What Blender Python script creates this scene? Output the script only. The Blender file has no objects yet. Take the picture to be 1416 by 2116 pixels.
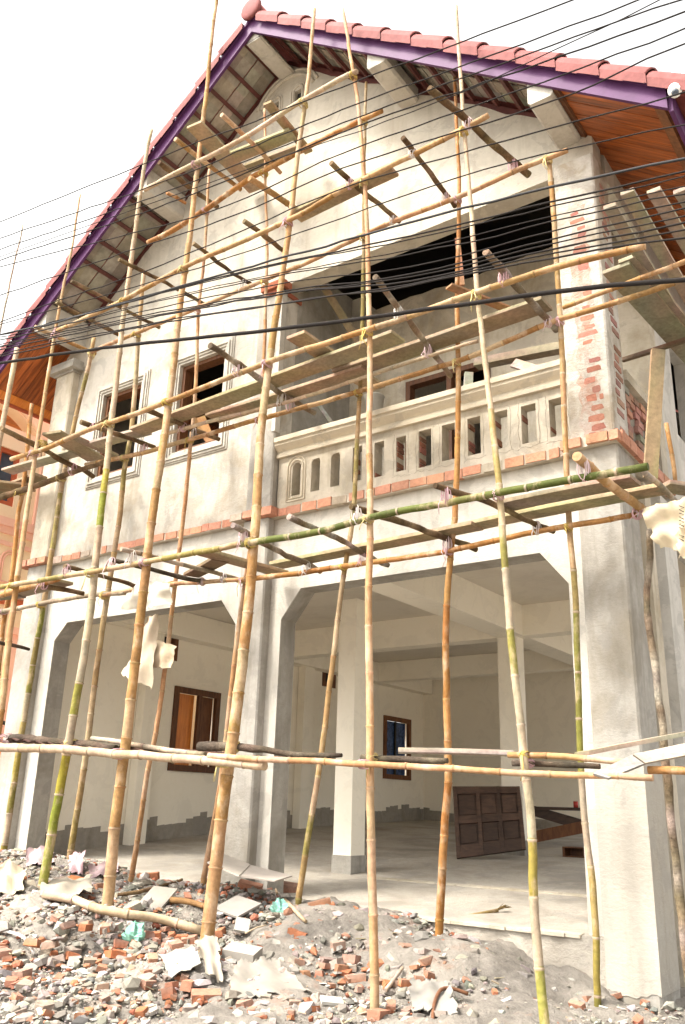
import bpy, math, random
import numpy as np
from mathutils import Vector, Matrix

random.seed(7)
RNG = np.random.default_rng(11)
scene = bpy.context.scene
COL = scene.collection

# ------------------------------------------------------------------ camera, sky, sun, exposure
F_PX, W_PX, H_PX = 1783.85, 1416.0, 2116.0
YAW, PITCH, ROLL = (math.radians(a) for a in (-36.113, 18.773, 1.699))
CAM = np.array([0.0, -7.5, 0.94])
_f = np.array([math.sin(YAW) * math.cos(PITCH), math.cos(YAW) * math.cos(PITCH), math.sin(PITCH)])
_r0 = np.array([math.cos(YAW), -math.sin(YAW), 0.0])
_u0 = np.cross(_r0, _f)
RIGHT = math.cos(ROLL) * _r0 + math.sin(ROLL) * _u0
UP = math.cos(ROLL) * _u0 - math.sin(ROLL) * _r0
FWD = _f
cam_data = bpy.data.cameras.new('camera')
cam_data.sensor_fit = 'HORIZONTAL'
cam_data.sensor_width = 36.0
cam_data.lens = F_PX / W_PX * 36.0
cam_data.clip_end = 2000
cam = bpy.data.objects.new('camera', cam_data)
COL.objects.link(cam)
cam.matrix_world = Matrix(((RIGHT[0], UP[0], -FWD[0], CAM[0]), (RIGHT[1], UP[1], -FWD[1], CAM[1]),
                           (RIGHT[2], UP[2], -FWD[2], CAM[2]), (0, 0, 0, 1)))
scene.camera = cam

SUN_EL, SUN_AZ = math.radians(54), math.radians(32)      # azimuth: left of the facade normal
to_sun = Vector((-math.sin(SUN_AZ) * math.cos(SUN_EL), -math.cos(SUN_AZ) * math.cos(SUN_EL), math.sin(SUN_EL)))
world = bpy.data.worlds.new('World')
scene.world = world
world.use_nodes = True
nt = world.node_tree
bg = nt.nodes['Background']
sky = nt.nodes.new('ShaderNodeTexSky')
sky.sky_type = 'NISHITA'
sky.sun_disc = False
sky.sun_elevation = SUN_EL
sky.sun_rotation = math.atan2(to_sun.x, to_sun.y)
sky.air_density = 1.0
sky.dust_density = 6.0
sky.ozone_density = 1.0
hs = nt.nodes.new('ShaderNodeHueSaturation')
hs.inputs['Saturation'].default_value = 0.12
nt.links.new(sky.outputs[0], hs.inputs['Color'])
tint = nt.nodes.new('ShaderNodeMix'); tint.data_type = 'RGBA'; tint.blend_type = 'MULTIPLY'      # dusty warm haze
tint.inputs[0].default_value = 1.0; tint.inputs[7].default_value = (1.0, .975, .925, 1)
nt.links.new(hs.outputs[0], tint.inputs[6]); nt.links.new(tint.outputs[2], bg.inputs[0])
bg.inputs[1].default_value = 0.15
sun_data = bpy.data.lights.new('sun', 'SUN')
sun_data.energy = 1.5
sun_data.angle = math.radians(10.0)
sun_data.color = (1.0, 0.93, 0.82)
sun = bpy.data.objects.new('sun', sun_data)
COL.objects.link(sun)
sun.rotation_euler = to_sun.to_track_quat('Z', 'Y').to_euler()
sun.location = (-10, -14, 24)
scene.view_settings.view_transform = 'Standard'
scene.view_settings.look = 'None'
scene.view_settings.gamma = 1.0
scene.view_settings.exposure = 2.02
scene.view_settings.use_curve_mapping = False
scene.cycles.diffuse_bounces = 8

# ------------------------------------------------------------------ measuring helpers (survey of the place)
def ray(px, py):
    return RIGHT * ((px - 708) / F_PX) - UP * ((py - 1058) / F_PX) + FWD
def PY(px, py, Y=0.0):
    r = ray(px, py); return CAM + r * ((Y - CAM[1]) / r[1])
def PZ(px, py, Z=0.0):
    r = ray(px, py); return CAM + r * ((Z - CAM[2]) / r[2])
def PX(px, py, X):
    r = ray(px, py); return CAM + r * ((X - CAM[0]) / r[0])
def row_front(z):                       # the outer row of poles leans towards the house
    return float(np.interp(z, [-.6, 0, 3.3, 5.35, 7.28, 9.05, 12], [-1.86, -1.8, -1.7, -1.43, -1.25, -1.14, -1.0]))
def PF(px, py):
    Y = -1.6
    for _ in range(12):
        Y = row_front(PY(px, py, Y)[2])
    return PY(px, py, Y)
def PB(px, py):
    return PY(px, py, -0.5)
def depth_of(p):
    return float(np.dot(np.asarray(p) - CAM, FWD))
def px2m(d, p):
    return d * depth_of(p) / F_PX

def floor_z(x, y):
    return 0.075 * min(y, 4.0) + .035 * max(0.0, y - 4.0) + max(0.0, -(x + 6.5)) * 0.03
def PFL(px, py):
    z = 0.1
    for _ in range(25):
        p = PZ(px, py, z); z = 0.6 * z + 0.4 * floor_z(p[0], min(p[1], 12))
    return PZ(px, py, z)

GC = np.array([(-9.9, -.7, .26), (-8.7, -.6, .22), (-7.7, -.5, .07), (-6.6, -.5, .12), (-5.4, -.5, .02), (-3.9, -.5, -.08), (-2.6, -.6, -.43),
               (-7.7, -1.75, .07), (-6.7, -1.75, .0), (-5.45, -1.78, -.24), (-3.8, -1.8, -.41), (-2.5, -1.85, -.42), (-2.3, -.2, -.42), (-3.2, -.12, -.3),
               (-3.6, -.1, -.16), (-4.6, -.15, .0), (-11.5, -.5, .25), (-12, -3, .0), (-10, -3, -.05), (-8.2, -2.7, -.1), (-6.2, -2.8, -.36), (-4.4, -2.8, -.46),
               (-3, -3.2, -.52), (-6, -4.5, -.52), (-3, -5, -.6), (0, -7.5, -.62), (0, -3, -.52), (-1, -1, -.45), (-1.6, .6, -.4), (-1, 4, -.4), (-14, 2, .2), (-14, -7, -.4), (3, 3, -.4)])
def ground_z(x, y):
    x = np.asarray(x, float); y = np.asarray(y, float)
    d2 = (x[..., None] - GC[:, 0]) ** 2 + ((y[..., None] - GC[:, 1]) * 1.15) ** 2 + 0.03
    w = d2 ** -1.7
    return (w * GC[:, 2]).sum(-1) / w.sum(-1)
def PG(px, py):
    z = -0.2
    for _ in range(30):
        p = PZ(px, py, z); z = 0.6 * z + 0.4 * float(ground_z(p[0], p[1]))
    return PZ(px, py, z)

# ------------------------------------------------------------------ materials
MATS = {}
def base_mat(name, rough=0.8, spec=0.3):
    m = bpy.data.materials.new(name); m.use_nodes = True
    MATS[name] = m
    b = m.node_tree.nodes['Principled BSDF']
    b.inputs['Roughness'].default_value = rough
    b.inputs['Specular IOR Level'].default_value = spec
    return m, m.node_tree, b
def noise(nt, scale, detail=5, rough=0.6, stretch=None, coord='pos', dist=0.0):
    if coord == 'pos':
        src = nt.nodes.new('ShaderNodeNewGeometry').outputs['Position']
    else:
        src = nt.nodes.new('ShaderNodeTexCoord').outputs['Object']
    if stretch:
        mp = nt.nodes.new('ShaderNodeMapping'); mp.inputs['Scale'].default_value = stretch
        nt.links.new(src, mp.inputs['Vector']); src = mp.outputs['Vector']
    n = nt.nodes.new('ShaderNodeTexNoise')
    n.inputs['Scale'].default_value = scale; n.inputs['Detail'].default_value = detail
    n.inputs['Roughness'].default_value = rough; n.inputs['Distortion'].default_value = dist
    nt.links.new(src, n.inputs['Vector'])
    return n.outputs['Fac']
def ramp(nt, fac, stops):
    r = nt.nodes.new('ShaderNodeValToRGB')
    while len(r.color_ramp.elements) < len(stops):
        r.color_ramp.elements.new(0.5)
    for e, (p, c) in zip(r.color_ramp.elements, stops):
        e.position = p; e.color = (c[0], c[1], c[2], 1) if not isinstance(c, (int, float)) else (c, c, c, 1)
    nt.links.new(fac, r.inputs['Fac'])
    return r.outputs['Color']
def mixc(nt, fac, a, b, mode='MIX'):
    m = nt.nodes.new('ShaderNodeMix'); m.data_type = 'RGBA'; m.blend_type = mode
    for s, v in (('Factor', fac), ('A', a), ('B', b)):
        sock = [i for i in m.inputs if i.name == s and (i.type == 'VALUE' if s == 'Factor' else i.type == 'RGBA')][0]
        if hasattr(v, 'node'): nt.links.new(v, sock)
        else: sock.default_value = v if s == 'Factor' else (v[0], v[1], v[2], 1)
    return [o for o in m.outputs if o.type == 'RGBA'][0]
def bump(nt, b, h, strength=0.3, dist=0.01):
    bp = nt.nodes.new('ShaderNodeBump'); bp.inputs['Strength'].default_value = strength; bp.inputs['Distance'].default_value = dist
    nt.links.new(h, bp.inputs['Height']); nt.links.new(bp.outputs[0], b.inputs['Normal'])
def plaster(name, c1, c2, stain, big=0.9, fine=14, stain_amt=(0.5, 0.68), rough=0.9, streak=True, bmp=0.35, patch=.4, pcol=None):
    m, nt, b = base_mat(name, rough, 0.2)
    base = ramp(nt, noise(nt, fine, 8, 0.65), [(0.3, c1), (0.7, c2)])
    n2 = noise(nt, big, 6, 0.62, stretch=(1, 1, .75), dist=.4)
    f = ramp(nt, n2, [(stain_amt[0], 0.0), (stain_amt[1], 1.0)])
    col = mixc(nt, f, base, stain)
    if streak:
        n3 = noise(nt, 3.2, 5, .6, stretch=(2.2, 2.2, .22))
        col = mixc(nt, ramp(nt, n3, [(0.52, 0.0), (0.75, .55)]), col, [s * .82 for s in stain])
    pt = noise(nt, 2.1, 7, .68, dist=.8)
    col = mixc(nt, ramp(nt, pt, [(.535, 0.0), (.565, patch)]), col, pcol or [.5 * s + .12 for s in stain])
    pt2 = noise(nt, 5.5, 8, .75, dist=.3)
    col = mixc(nt, ramp(nt, pt2, [(.6, 0.0), (.72, patch)]), col, [s * .72 for s in stain])
    nt.links.new(col, b.inputs['Base Color'])
    h1 = noise(nt, 45, 6, .7); h2 = noise(nt, 7, 4, .6, stretch=(1, 1, 2.2), dist=1.5)
    hm = nt.nodes.new('ShaderNodeMath'); hm.operation = 'ADD'; nt.links.new(h1, hm.inputs[0]); nt.links.new(h2, hm.inputs[1])
    bump(nt, b, hm.outputs[0], bmp, .014)
    return m
plaster('plaster_cream', (.43, .40, .345), (.49, .46, .405), (.29, .25, .19), big=1.9, stain_amt=(.46, .68), patch=.55, pcol=(.33, .31, .275))
plaster('plaster_pillar', (.46, .43, .38), (.58, .55, .5), (.34, .29, .22), big=3.0, stain_amt=(.44, .62), bmp=.8)
plaster('plaster_gable', (.45, .415, .35), (.51, .475, .40), (.36, .31, .24), big=.7, stain_amt=(.5, .78))
plaster('plaster_white', (.44, .415, .365), (.50, .475, .425), (.36, .325, .27), big=.8, stain_amt=(.58, .85))
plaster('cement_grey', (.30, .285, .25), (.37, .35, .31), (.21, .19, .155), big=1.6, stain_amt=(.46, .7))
plaster('cement_column', (.30, .285, .255), (.38, .358, .32), (.22, .195, .155), big=1.5, stain_amt=(.48, .7))
plaster('cement_tan', (.46, .41, .33), (.53, .48, .39), (.33, .28, .2), big=1.8, stain_amt=(.45, .68))
plaster('cornice_cream', (.50, .44, .34), (.55, .49, .38), (.44, .37, .28), streak=False, stain_amt=(.6, .85))
plaster('interior_paint', (.84, .785, .665), (.86, .81, .70), (.79, .725, .59), big=.5, streak=False, stain_amt=(.55, .9), bmp=.1, patch=0.12)
plaster('interior_ceiling', (.68, .63, .54), (.70, .65, .56), (.63, .57, .48), big=.7, streak=False, bmp=.1, patch=0.12)
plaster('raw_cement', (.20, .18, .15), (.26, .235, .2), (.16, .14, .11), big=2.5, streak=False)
plaster('floor_concrete', (.34, .31, .265), (.42, .385, .33), (.27, .24, .2), big=1.2, fine=22, streak=False, stain_amt=(.45, .65), bmp=.8)
plaster('side_white', (.46, .44, .40), (.52, .50, .46), (.36, .335, .29), big=.8, stain_amt=(.5, .75))
plaster('neighbour_wall', (.87, .68, .46), (.89, .71, .49), (.84, .64, .44), streak=False, bmp=.08, patch=0.0)
plaster('neighbour_pink', (.85, .49, .37), (.87, .53, .41), (.81, .45, .34), streak=False, bmp=.08, patch=0.0)
plaster('neighbour_red', (.45, .11, .05), (.5, .13, .06), (.4, .1, .05), streak=False, bmp=.08, patch=0.0)
plaster('skirting_cement', (.27, .245, .205), (.34, .31, .265), (.22, .195, .16), big=2.5, streak=False)
plaster('skim_cream', (.37, .345, .30), (.42, .395, .345), (.36, .32, .26), big=1.2, stain_amt=(.5, .8))
plaster('trim_cement', (.40, .375, .325), (.46, .43, .375), (.31, .275, .22), big=2.5, stain_amt=(.48, .7), streak=False)
plaster('hacked_mortar', (.36, .32, .27), (.50, .46, .41), (.40, .27, .21), big=7, fine=30, stain_amt=(.45, .6), streak=False, bmp=1.0)
plaster('mortar', (.42, .37, .3), (.5, .45, .37), (.34, .29, .22), big=3, streak=False)

def vcol(name, rough=.75, spec=.3, scale=30, amt=.35, stretch=None, bmp=.3, coord='obj', dist=.008):
    m, nt, b = base_mat(name, rough, spec)
    at = nt.nodes.new('ShaderNodeAttribute'); at.attribute_name = 'col'
    n = noise(nt, scale, 6, .65, stretch=stretch, coord=coord)
    k = ramp(nt, n, [(.25, 1 - amt), (.75, 1 + amt * .0)])
    n2 = noise(nt, scale * .17, 4, .6, coord=coord)
    k2 = ramp(nt, n2, [(.3, 1 - amt * .7), (.7, 1.0)])
    c = mixc(nt, 1.0, mixc(nt, 1.0, at.outputs['Color'], k, 'MULTIPLY'), k2, 'MULTIPLY')
    nt.links.new(c, b.inputs['Base Color'])
    bump(nt, b, n, bmp, dist)
    return m
m = vcol('bamboo', .72, .18, 26, .45, bmp=.5)
nt_ = m.node_tree; b_ = nt_.nodes['Principled BSDF']; src = b_.inputs['Base Color'].links[0].from_socket
blot = ramp(nt_, noise(nt_, 5.5, 6, .7, stretch=(1, 1, .6), coord='obj'), [(.5, 0.0), (.68, .75)])
blk = ramp(nt_, noise(nt_, 9, 6, .75, coord='obj', dist=.5), [(.62, 0.0), (.74, .7)])
c_ = mixc(nt_, blot, src, (.50, .37, .25)); c_ = mixc(nt_, blk, c_, (.16, .11, .06))
nt_.links.new(c_, b_.inputs['Base Color'])
vcol('bark', .9, .15, 34, .6, bmp=.9, dist=.02)
vcol('plank', .85, .2, 22, .45, bmp=.5, coord='obj')
vcol('brick', .92, .1, 30, .35, bmp=.8, dist=.012, coord='pos')
vcol('stone', .95, .1, 30, .3, bmp=.6)
vcol('tile', .75, .2, 12, .4, bmp=.25, coord='pos')
vcol('sheet', .8, .2, 9, .16, bmp=.25)
vcol('string', .7, .3, 40, .1)

def wood(name, c1, c2, stretch, scale=2.0, rough=.5):
    m, nt, b = base_mat(name, rough, .35)
    n = noise(nt, scale, 7, .65, stretch=stretch, dist=.6)
    oi = nt.nodes.new('ShaderNodeObjectInfo')
    col = ramp(nt, n, [(.32, c2), (.62, c1)])
    k = ramp(nt, oi.outputs['Random'], [(0, .62), (1, 1.1)])
    nt.links.new(mixc(nt, 1, col, k, 'MULTIPLY'), b.inputs['Base Color'])
    bump(nt, b, n, .15, .004)
wood('soffit_wood', (.46, .125, .028), (.12, .03, .009), (1.0, 22, 1.0), 1.6, .38)
wood('frame_wood', (.20, .08, .03), (.09, .035, .015), (6, 6, 1), 4.0, .6)
wood('dark_wood', (.085, .048, .032), (.04, .022, .015), (2, 2, 8), 3.0, .55)
wood('orange_wood', (.72, .25, .045), (.5, .14, .02), (1, 10, 1), 2, .4)

def plain(name, c, rough=.5, metal=0.0, var=.12, scale=8, spec=.4):
    m, nt, b = base_mat(name, rough, spec)
    b.inputs['Metallic'].default_value = metal
    k = ramp(nt, noise(nt, scale, 5, .6), [(.3, [x * (1 - var) for x in c]), (.7, [x * (1 + var) for x in c])])
    nt.links.new(k, b.inputs['Base Color'])
    return m
plain('fascia_purple', (.082, .028, .09), .55, var=.14, scale=5, spec=.15)
plain('purlin_red', (.085, .024, .02), .6, var=.3)
plain('cable_black', (.022, .019, .018), .9, spec=.1)
plain('cable_bright', (.03, .03, .032), .7, spec=.2)
plain('white_plastic', (.8, .8, .78), .35)
plain('lens_glass', (.08, .1, .13), .12)
plain('sheet_rust', (.075, .035, .025), .8, var=.4)
plain('rebar_rust', (.13, .055, .025), .9, var=.3)
plain('window_blue', (.05, .09, .2), .2, var=.6, scale=18)
plain('red_can', (.4, .04, .03), .4)
plain('print_black', (.04, .035, .03), .8)
plain('jar_clay', (.34, .32, .28), .85)
plain('attic_shade', (.03, .026, .022), .8)
plain('dark_iron', (.02, .018, .017), .6)

m, nt_, b_ = base_mat('rubble_ground', .95, .1)
g = ramp(nt_, noise(nt_, 9, 9, .75), [(.28, (.125, .112, .097)), (.5, (.225, .203, .178)), (.72, (.33, .298, .26))])
g2 = ramp(nt_, noise(nt_, 1.3, 5, .6), [(.45, 0.0), (.62, 1.0)])
g = mixc(nt_, g2, g, (.34, .31, .27))
g3 = ramp(nt_, noise(nt_, 2.6, 5, .6), [(.58, 0.0), (.68, .75)])
g = mixc(nt_, g3, g, (.27, .19, .15))
nt_.links.new(g, b_.inputs['Base Color'])
bump(nt_, b_, noise(nt_, 26, 9, .75), 1.0, .04)

# ------------------------------------------------------------------ mesh builder
ORG = {}
class MB:
    def __init__(s):
        s.v = []; s.f = []; s.sm = []; s.c = []
    def add(s, vs, fs, smooth=False, col=(.5, .5, .5)):
        o = len(s.v); s.v.extend([tuple(map(float, p)) for p in vs])
        if len(vs) and isinstance(col, list) and len(col) == len(vs): s.c.extend(col)
        else: s.c.extend([tuple(col)] * len(vs))
        for f in fs:
            s.f.append(tuple(i + o for i in f)); s.sm.append(smooth)
    def hexa(s, p, col=(.5, .5, .5)):
        # p: bottom 4 (ccw from above), top 4
        s.add(p, [(3, 2, 1, 0), (4, 5, 6, 7), (0, 1, 5, 4), (1, 2, 6, 5), (2, 3, 7, 6), (3, 0, 4, 7)], False, col)
    def box(s, x0, x1, y0, y1, z0, z1, col=(.5, .5, .5)):
        s.hexa([(x0, y0, z0), (x1, y0, z0), (x1, y1, z0), (x0, y1, z0), (x0, y0, z1), (x1, y0, z1), (x1, y1, z1), (x0, y1, z1)], col)
    def obox(s, c, ax, ay, az, col=(.5, .5, .5)):
        c, ax, ay, az = (np.asarray(q, float) for q in (c, ax, ay, az))
        s.hexa([c - ax - ay - az, c + ax - ay - az, c + ax + ay - az, c - ax + ay - az,
                c - ax - ay + az, c + ax - ay + az, c + ax + ay + az, c - ax + ay + az], col)
    def prism(s, poly, d0, d1, T=lambda u, d, z: (u, d, z), col=(.5, .5, .5)):
        n = len(poly)
        a = [T(u, d0, z) for u, z in poly]; b = [T(u, d1, z) for u, z in poly]
        s.add(a + b, [tuple(range(n)), tuple(range(2 * n - 1, n - 1, -1))] + [(i, i + n, (i + 1) % n + n, (i + 1) % n) for i in range(n)], False, col)
    def tube(s, pts, rad, n=10, cols=None, caps=True, smooth=True, squash=1.0):
        pts = [np.asarray(p, float) for p in pts]
        if not hasattr(rad, '__len__'): rad = [rad] * len(pts)
        if cols is None: cols = [(.5, .5, .5)] * len(pts)
        t = [pts[min(i + 1, len(pts) - 1)] - pts[max(i - 1, 0)] for i in range(len(pts))]
        t = [q / (np.linalg.norm(q) + 1e-9) for q in t]
        ref = np.array([0, 0, 1.0]) if abs(t[0][2]) < .8 else np.array([0, 1.0, 0])
        u = np.cross(t[0], ref); u /= np.linalg.norm(u)
        vs = []; cs = []
        for p, d, r, c in zip(pts, t, rad, cols):
            u = u - d * np.dot(u, d); u /= np.linalg.norm(u); w = np.cross(d, u)
            for k in range(n):
                a = 2 * math.pi * k / n
                vs.append(p + u * (r * math.cos(a)) + w * (r * math.sin(a) * squash)); cs.append(tuple(c))
        fs = []
        for i in range(len(pts) - 1):
            for k in range(n):
                fs.append((i * n + k, i * n + (k + 1) % n, (i + 1) * n + (k + 1) % n, (i + 1) * n + k))
        o = len(s.v); s.add(vs, fs, smooth, cs)
        if caps:
            s.f.append(tuple(o + k for k in range(n - 1, -1, -1))); s.sm.append(False)
            e = o + (len(pts) - 1) * n
            s.f.append(tuple(e + k for k in range(n))); s.sm.append(False)
    def build(s, name, mat, parent=None, label=None, cat=None, group=None, kind=None, origin=None):
        v = np.array(s.v)
        if parent is not None: org = ORG[parent.name]
        elif origin is not None: org = np.array(origin, float)
        else:
            mn, mx = v.min(0), v.max(0); org = np.array([(mn[0] + mx[0]) / 2, (mn[1] + mx[1]) / 2, mn[2]])
        me = bpy.data.meshes.new(name)
        me.from_pydata([tuple(p) for p in (v - org)], [], s.f)
        me.polygons.foreach_set('use_smooth', s.sm)
        at = me.color_attributes.new('col', 'FLOAT_COLOR', 'POINT')
        at.data.foreach_set('color', np.column_stack([np.array(s.c), np.ones(len(v))]).ravel())
        me.materials.append(MATS[mat]); me.update()
        o = bpy.data.objects.new(name, me); COL.objects.link(o)
        ORG[o.name] = org
        if parent is not None: o.parent = parent
        else: o.location = org
        tag(o, label, cat, group, kind)
        return o
def tag(o, label=None, cat=None, group=None, kind=None):
    if label: o['label'] = label
    if cat: o['category'] = cat
    if group: o['group'] = group
    if kind: o['kind'] = kind
def empty(name, loc, label, cat, group=None):
    o = bpy.data.objects.new(name, None); COL.objects.link(o); o.location = loc
    o.empty_display_size = .2
    ORG[o.name] = np.array(loc, float); tag(o, label, cat, group); return o
def inst(src, name, parent, loc, rot=None):
    o = bpy.data.objects.new(name, src.data); COL.objects.link(o); o.parent = parent
    o.location = tuple(np.asarray(loc) - ORG[parent.name])
    if rot is not None: o.rotation_euler = rot
    ORG[o.name] = np.asarray(loc); return o
def jit(c, a=.15):
    k = 1 + random.uniform(-a, a); return tuple(max(0.004, x * k * (1 + random.uniform(-a, a) * .35)) for x in c)

def grid_wall(mb, u0, u1, z0, ztop, d0, d1, holes=(), T=lambda u, d, z: (u, d, z), breaks=()):
    zt = ztop if callable(ztop) else (lambda u: ztop)
    us = sorted(set([u0, u1] + [h[0] for h in holes] + [h[1] for h in holes] + [b for b in breaks if u0 < b < u1]))
    for a, b in zip(us[:-1], us[1:]):
        hs_ = [h for h in holes if h[0] <= a + 1e-6 and h[1] >= b - 1e-6]
        zs = sorted(set([z for h in hs_ for z in (h[2], h[3])] + [z0]))
        zs.append(None)
        for za, zb in zip(zs[:-1], zs[1:]):
            if zb is not None and any(h[2] <= za + 1e-6 and h[3] >= zb - 1e-6 for h in hs_): continue
            ta, tb = (zb, zb) if zb is not None else (zt(a), zt(b))
            mb.add([T(a, d0, za), T(b, d0, za), T(b, d0, tb), T(a, d0, ta)], [(0, 1, 2, 3)])
            mb.add([T(a, d1, za), T(b, d1, za), T(b, d1, tb), T(a, d1, ta)], [(3, 2, 1, 0)])
            if zb is None: mb.add([T(a, d0, ta), T(b, d0, tb), T(b, d1, tb), T(a, d1, ta)], [(0, 1, 2, 3)])
    for (a, b, za, zb) in holes:
        for q in ([(a, d0, za), (a, d1, za), (a, d1, zb), (a, d0, zb)], [(b, d0, za), (b, d0, zb), (b, d1, zb), (b, d1, za)],
                  [(a, d0, za), (b, d0, za), (b, d1, za), (a, d1, za)], [(a, d0, zb), (a, d1, zb), (b, d1, zb), (b, d0, zb)]):
            mb.add([T(*p) for p in q], [(0, 1, 2, 3)])
    mb.add([T(u0, d0, z0), T(u0, d1, z0), T(u0, d1, zt(u0)), T(u0, d0, zt(u0))], [(3, 2, 1, 0)])
    mb.add([T(u1, d0, z0), T(u1, d1, z0), T(u1, d1, zt(u1)), T(u1, d0, zt(u1))], [(0, 1, 2, 3)])
    mb.add([T(u0, d0, z0), T(u1, d0, z0), T(u1, d1, z0), T(u0, d1, z0)], [(3, 2, 1, 0)])
TY = lambda u, d, z: (d, u, z)           # wall running into depth: u is Y, d is X

# ------------------------------------------------------------------ ground
def axis(lo, hi, step, far):
    a = list(np.arange(lo, hi, step))
    return np.array([lo - q for q in far[::-1]] + a + [hi + q for q in far])
gx = axis(-11.6, 0.4, .045, [0.4, 1.2, 3, 8, 20, 60, 200, 600])
gy = axis(-5.2, 0.5, .045, [0.4, 1.2, 3, 8, 20, 60, 200, 600])
GX, GY = np.meshgrid(gx, gy, indexing='ij')
GZ = ground_z(GX, GY)
rough_n = np.zeros_like(GZ)
for k in range(26):
    fr = 2.2 * 1.21 ** k; an = RNG.uniform(0, 2 * math.pi); ph = RNG.uniform(0, 6.28)
    rough_n += np.sin((GX * math.cos(an) + GY * math.sin(an)) * fr + ph + 1.3 * np.sin(GX * fr * .37 + ph * 2) + 1.3 * np.cos(GY * fr * .41 + ph)) * (.028 / (1 + .16 * k))
fade = np.clip(1 - np.hypot(np.clip(np.abs(GX + 5.6) - 6.2, 0, None), np.clip(np.abs(GY + 2.4) - 3, 0, None)) / 4, 0, 1)
GZ = GZ + rough_n * .55 * fade + RNG.normal(0, .007, GZ.shape) * fade
inside = (GX > -11.1) & (GX < -2.45) & (GY > 0.02)
GZ[inside] = np.minimum(GZ[inside], -.35)
mb = MB()
nx, ny = GX.shape
mb.v = [tuple(p) for p in np.column_stack([GX.ravel(), GY.ravel(), GZ.ravel()])]
mb.c = [(.5, .5, .5)] * len(mb.v)
mb.f = [(i * ny + j, (i + 1) * ny + j, (i + 1) * ny + j + 1, i * ny + j + 1) for i in range(nx - 1) for j in range(ny - 1)]
mb.sm = [True] * len(mb.f)
mb.build('ground', 'rubble_ground', kind='structure', origin=(0, 0, 0))

# ------------------------------------------------------------------ the house under construction
RX, RZ, SL = -6.7, 11.34, 0.79           # ridge position, barge centre height, roof slope
def roof_z(x, off=0.0): return RZ + off - SL * abs(x - RX)
house = empty('house', (-6.7, 0, -.4), 'unfinished two-storey cement house with a steep gable and red tiled roof', 'house')
H = house
# ground-floor front with two chamfered openings
mb = MB()
poly = [(-11.15, -.5), (-10.47, -.5), (-10.47, 3.04), (-10.23, 3.28), (-7.26, 3.27), (-7.0, 2.95), (-7.0, -.5), (-6.3, -.5), (-6.3, 2.94),
        (-6.03, 3.275), (-3.13, 3.275), (-2.86, 2.94), (-2.86, -.5), (-2.42, -.5), (-2.42, 4.165), (-11.15, 4.165)]
mb.prism(poly, 0, .27)
mb.build('arched_front_wall', 'plaster_white', H)
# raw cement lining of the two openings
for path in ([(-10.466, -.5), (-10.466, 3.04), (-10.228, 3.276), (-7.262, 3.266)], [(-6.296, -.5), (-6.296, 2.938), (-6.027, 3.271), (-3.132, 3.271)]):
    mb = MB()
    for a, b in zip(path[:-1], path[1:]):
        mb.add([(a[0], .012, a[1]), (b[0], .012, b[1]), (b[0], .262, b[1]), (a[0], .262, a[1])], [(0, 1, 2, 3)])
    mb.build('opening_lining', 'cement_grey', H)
# proud columns
def column(x0, x1, y0, y1, z0, z1, mat, name='column'):
    mb = MB(); n = 7
    b = .018
    prof = [(x0 + b, y0), (x1 - b, y0), (x1, y0 + b), (x1, y1), (x0, y1), (x0, y0 + b)]
    mb.prism(prof, z0, z1, lambda u, d, z: (u, z, d))
    return mb.build(name, mat, H)
column(-11.17, -10.72, -.13, -.003, -.4, 4.165, 'cement_column')
column(-6.87, -6.47, -.13, -.003, -.4, 4.165, 'cement_column')
column(-2.68, -2.27, -.14, .34, -.6, 4.165, 'cement_column')
# worn foot of the right column: pale skim and chipped plaster
mb = MB()
xs = np.linspace(-2.684, -2.266, 12)
mb.prism([(-2.686, 1.4)] + [(x, -.33 - .05 * abs(math.sin((x + 2.7) * 8)) + random.uniform(-.015, .015)) for x in xs] + [(-2.264, 1.36)], -.146, .344)
mb.build('column_skim_coat', 'skim_cream', H)
# upper left wall + gable in one plane
GT = lambda u: roof_z(u, .02)
holes = [(-10.05, -9.2, 5.43, 6.78), (-8.40, -7.53, 5.46, 6.81)]
mb = MB(); grid_wall(mb, -11.15, -6.5, 4.285, 7.46, 0, .25, holes)
mb.build('upper_left_wall', 'plaster_cream', H)
mb = MB(); grid_wall(mb, -11.15, -2.32, 7.46, GT, 0, .25, [(-6.97, -6.85, 10.5, 10.74), (-6.55, -6.43, 10.5, 10.74)], breaks=(RX,))
gable = mb.build('gable_wall', 'plaster_gable', H)
mb = MB()
for cx, zt in ((-6.91, 10.74), (-6.49, 10.74)):
    for k, (w, r) in enumerate(((.085, .018), (.125, .014))):
        ring = [(cx - w, -.004, 10.47)] + [(cx - w * math.cos(a), -.004, zt + w * math.sin(a) * .9) for a in np.linspace(0, math.pi, 9)] + [(cx + w, -.004, 10.47)]
        mb.tube(ring, r, 6)
for r_, t_ in ((.52, .03), (.6, .024)):
    mb.tube([(-6.7 - r_ * math.cos(a), -.005, 10.55 + r_ * 1.0 * math.sin(a)) for a in np.linspace(.35, math.pi - .35, 18)], t_, 6)
mb.build('vent_moulding', 'plaster_gable', gable)
for cx in (-6.91, -6.49):
    mb = MB(); mb.box(cx - .06, cx + .06, .06, .09, 10.5, 10.74); mb.build('vent_screen', 'dark_iron', gable)
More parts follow.
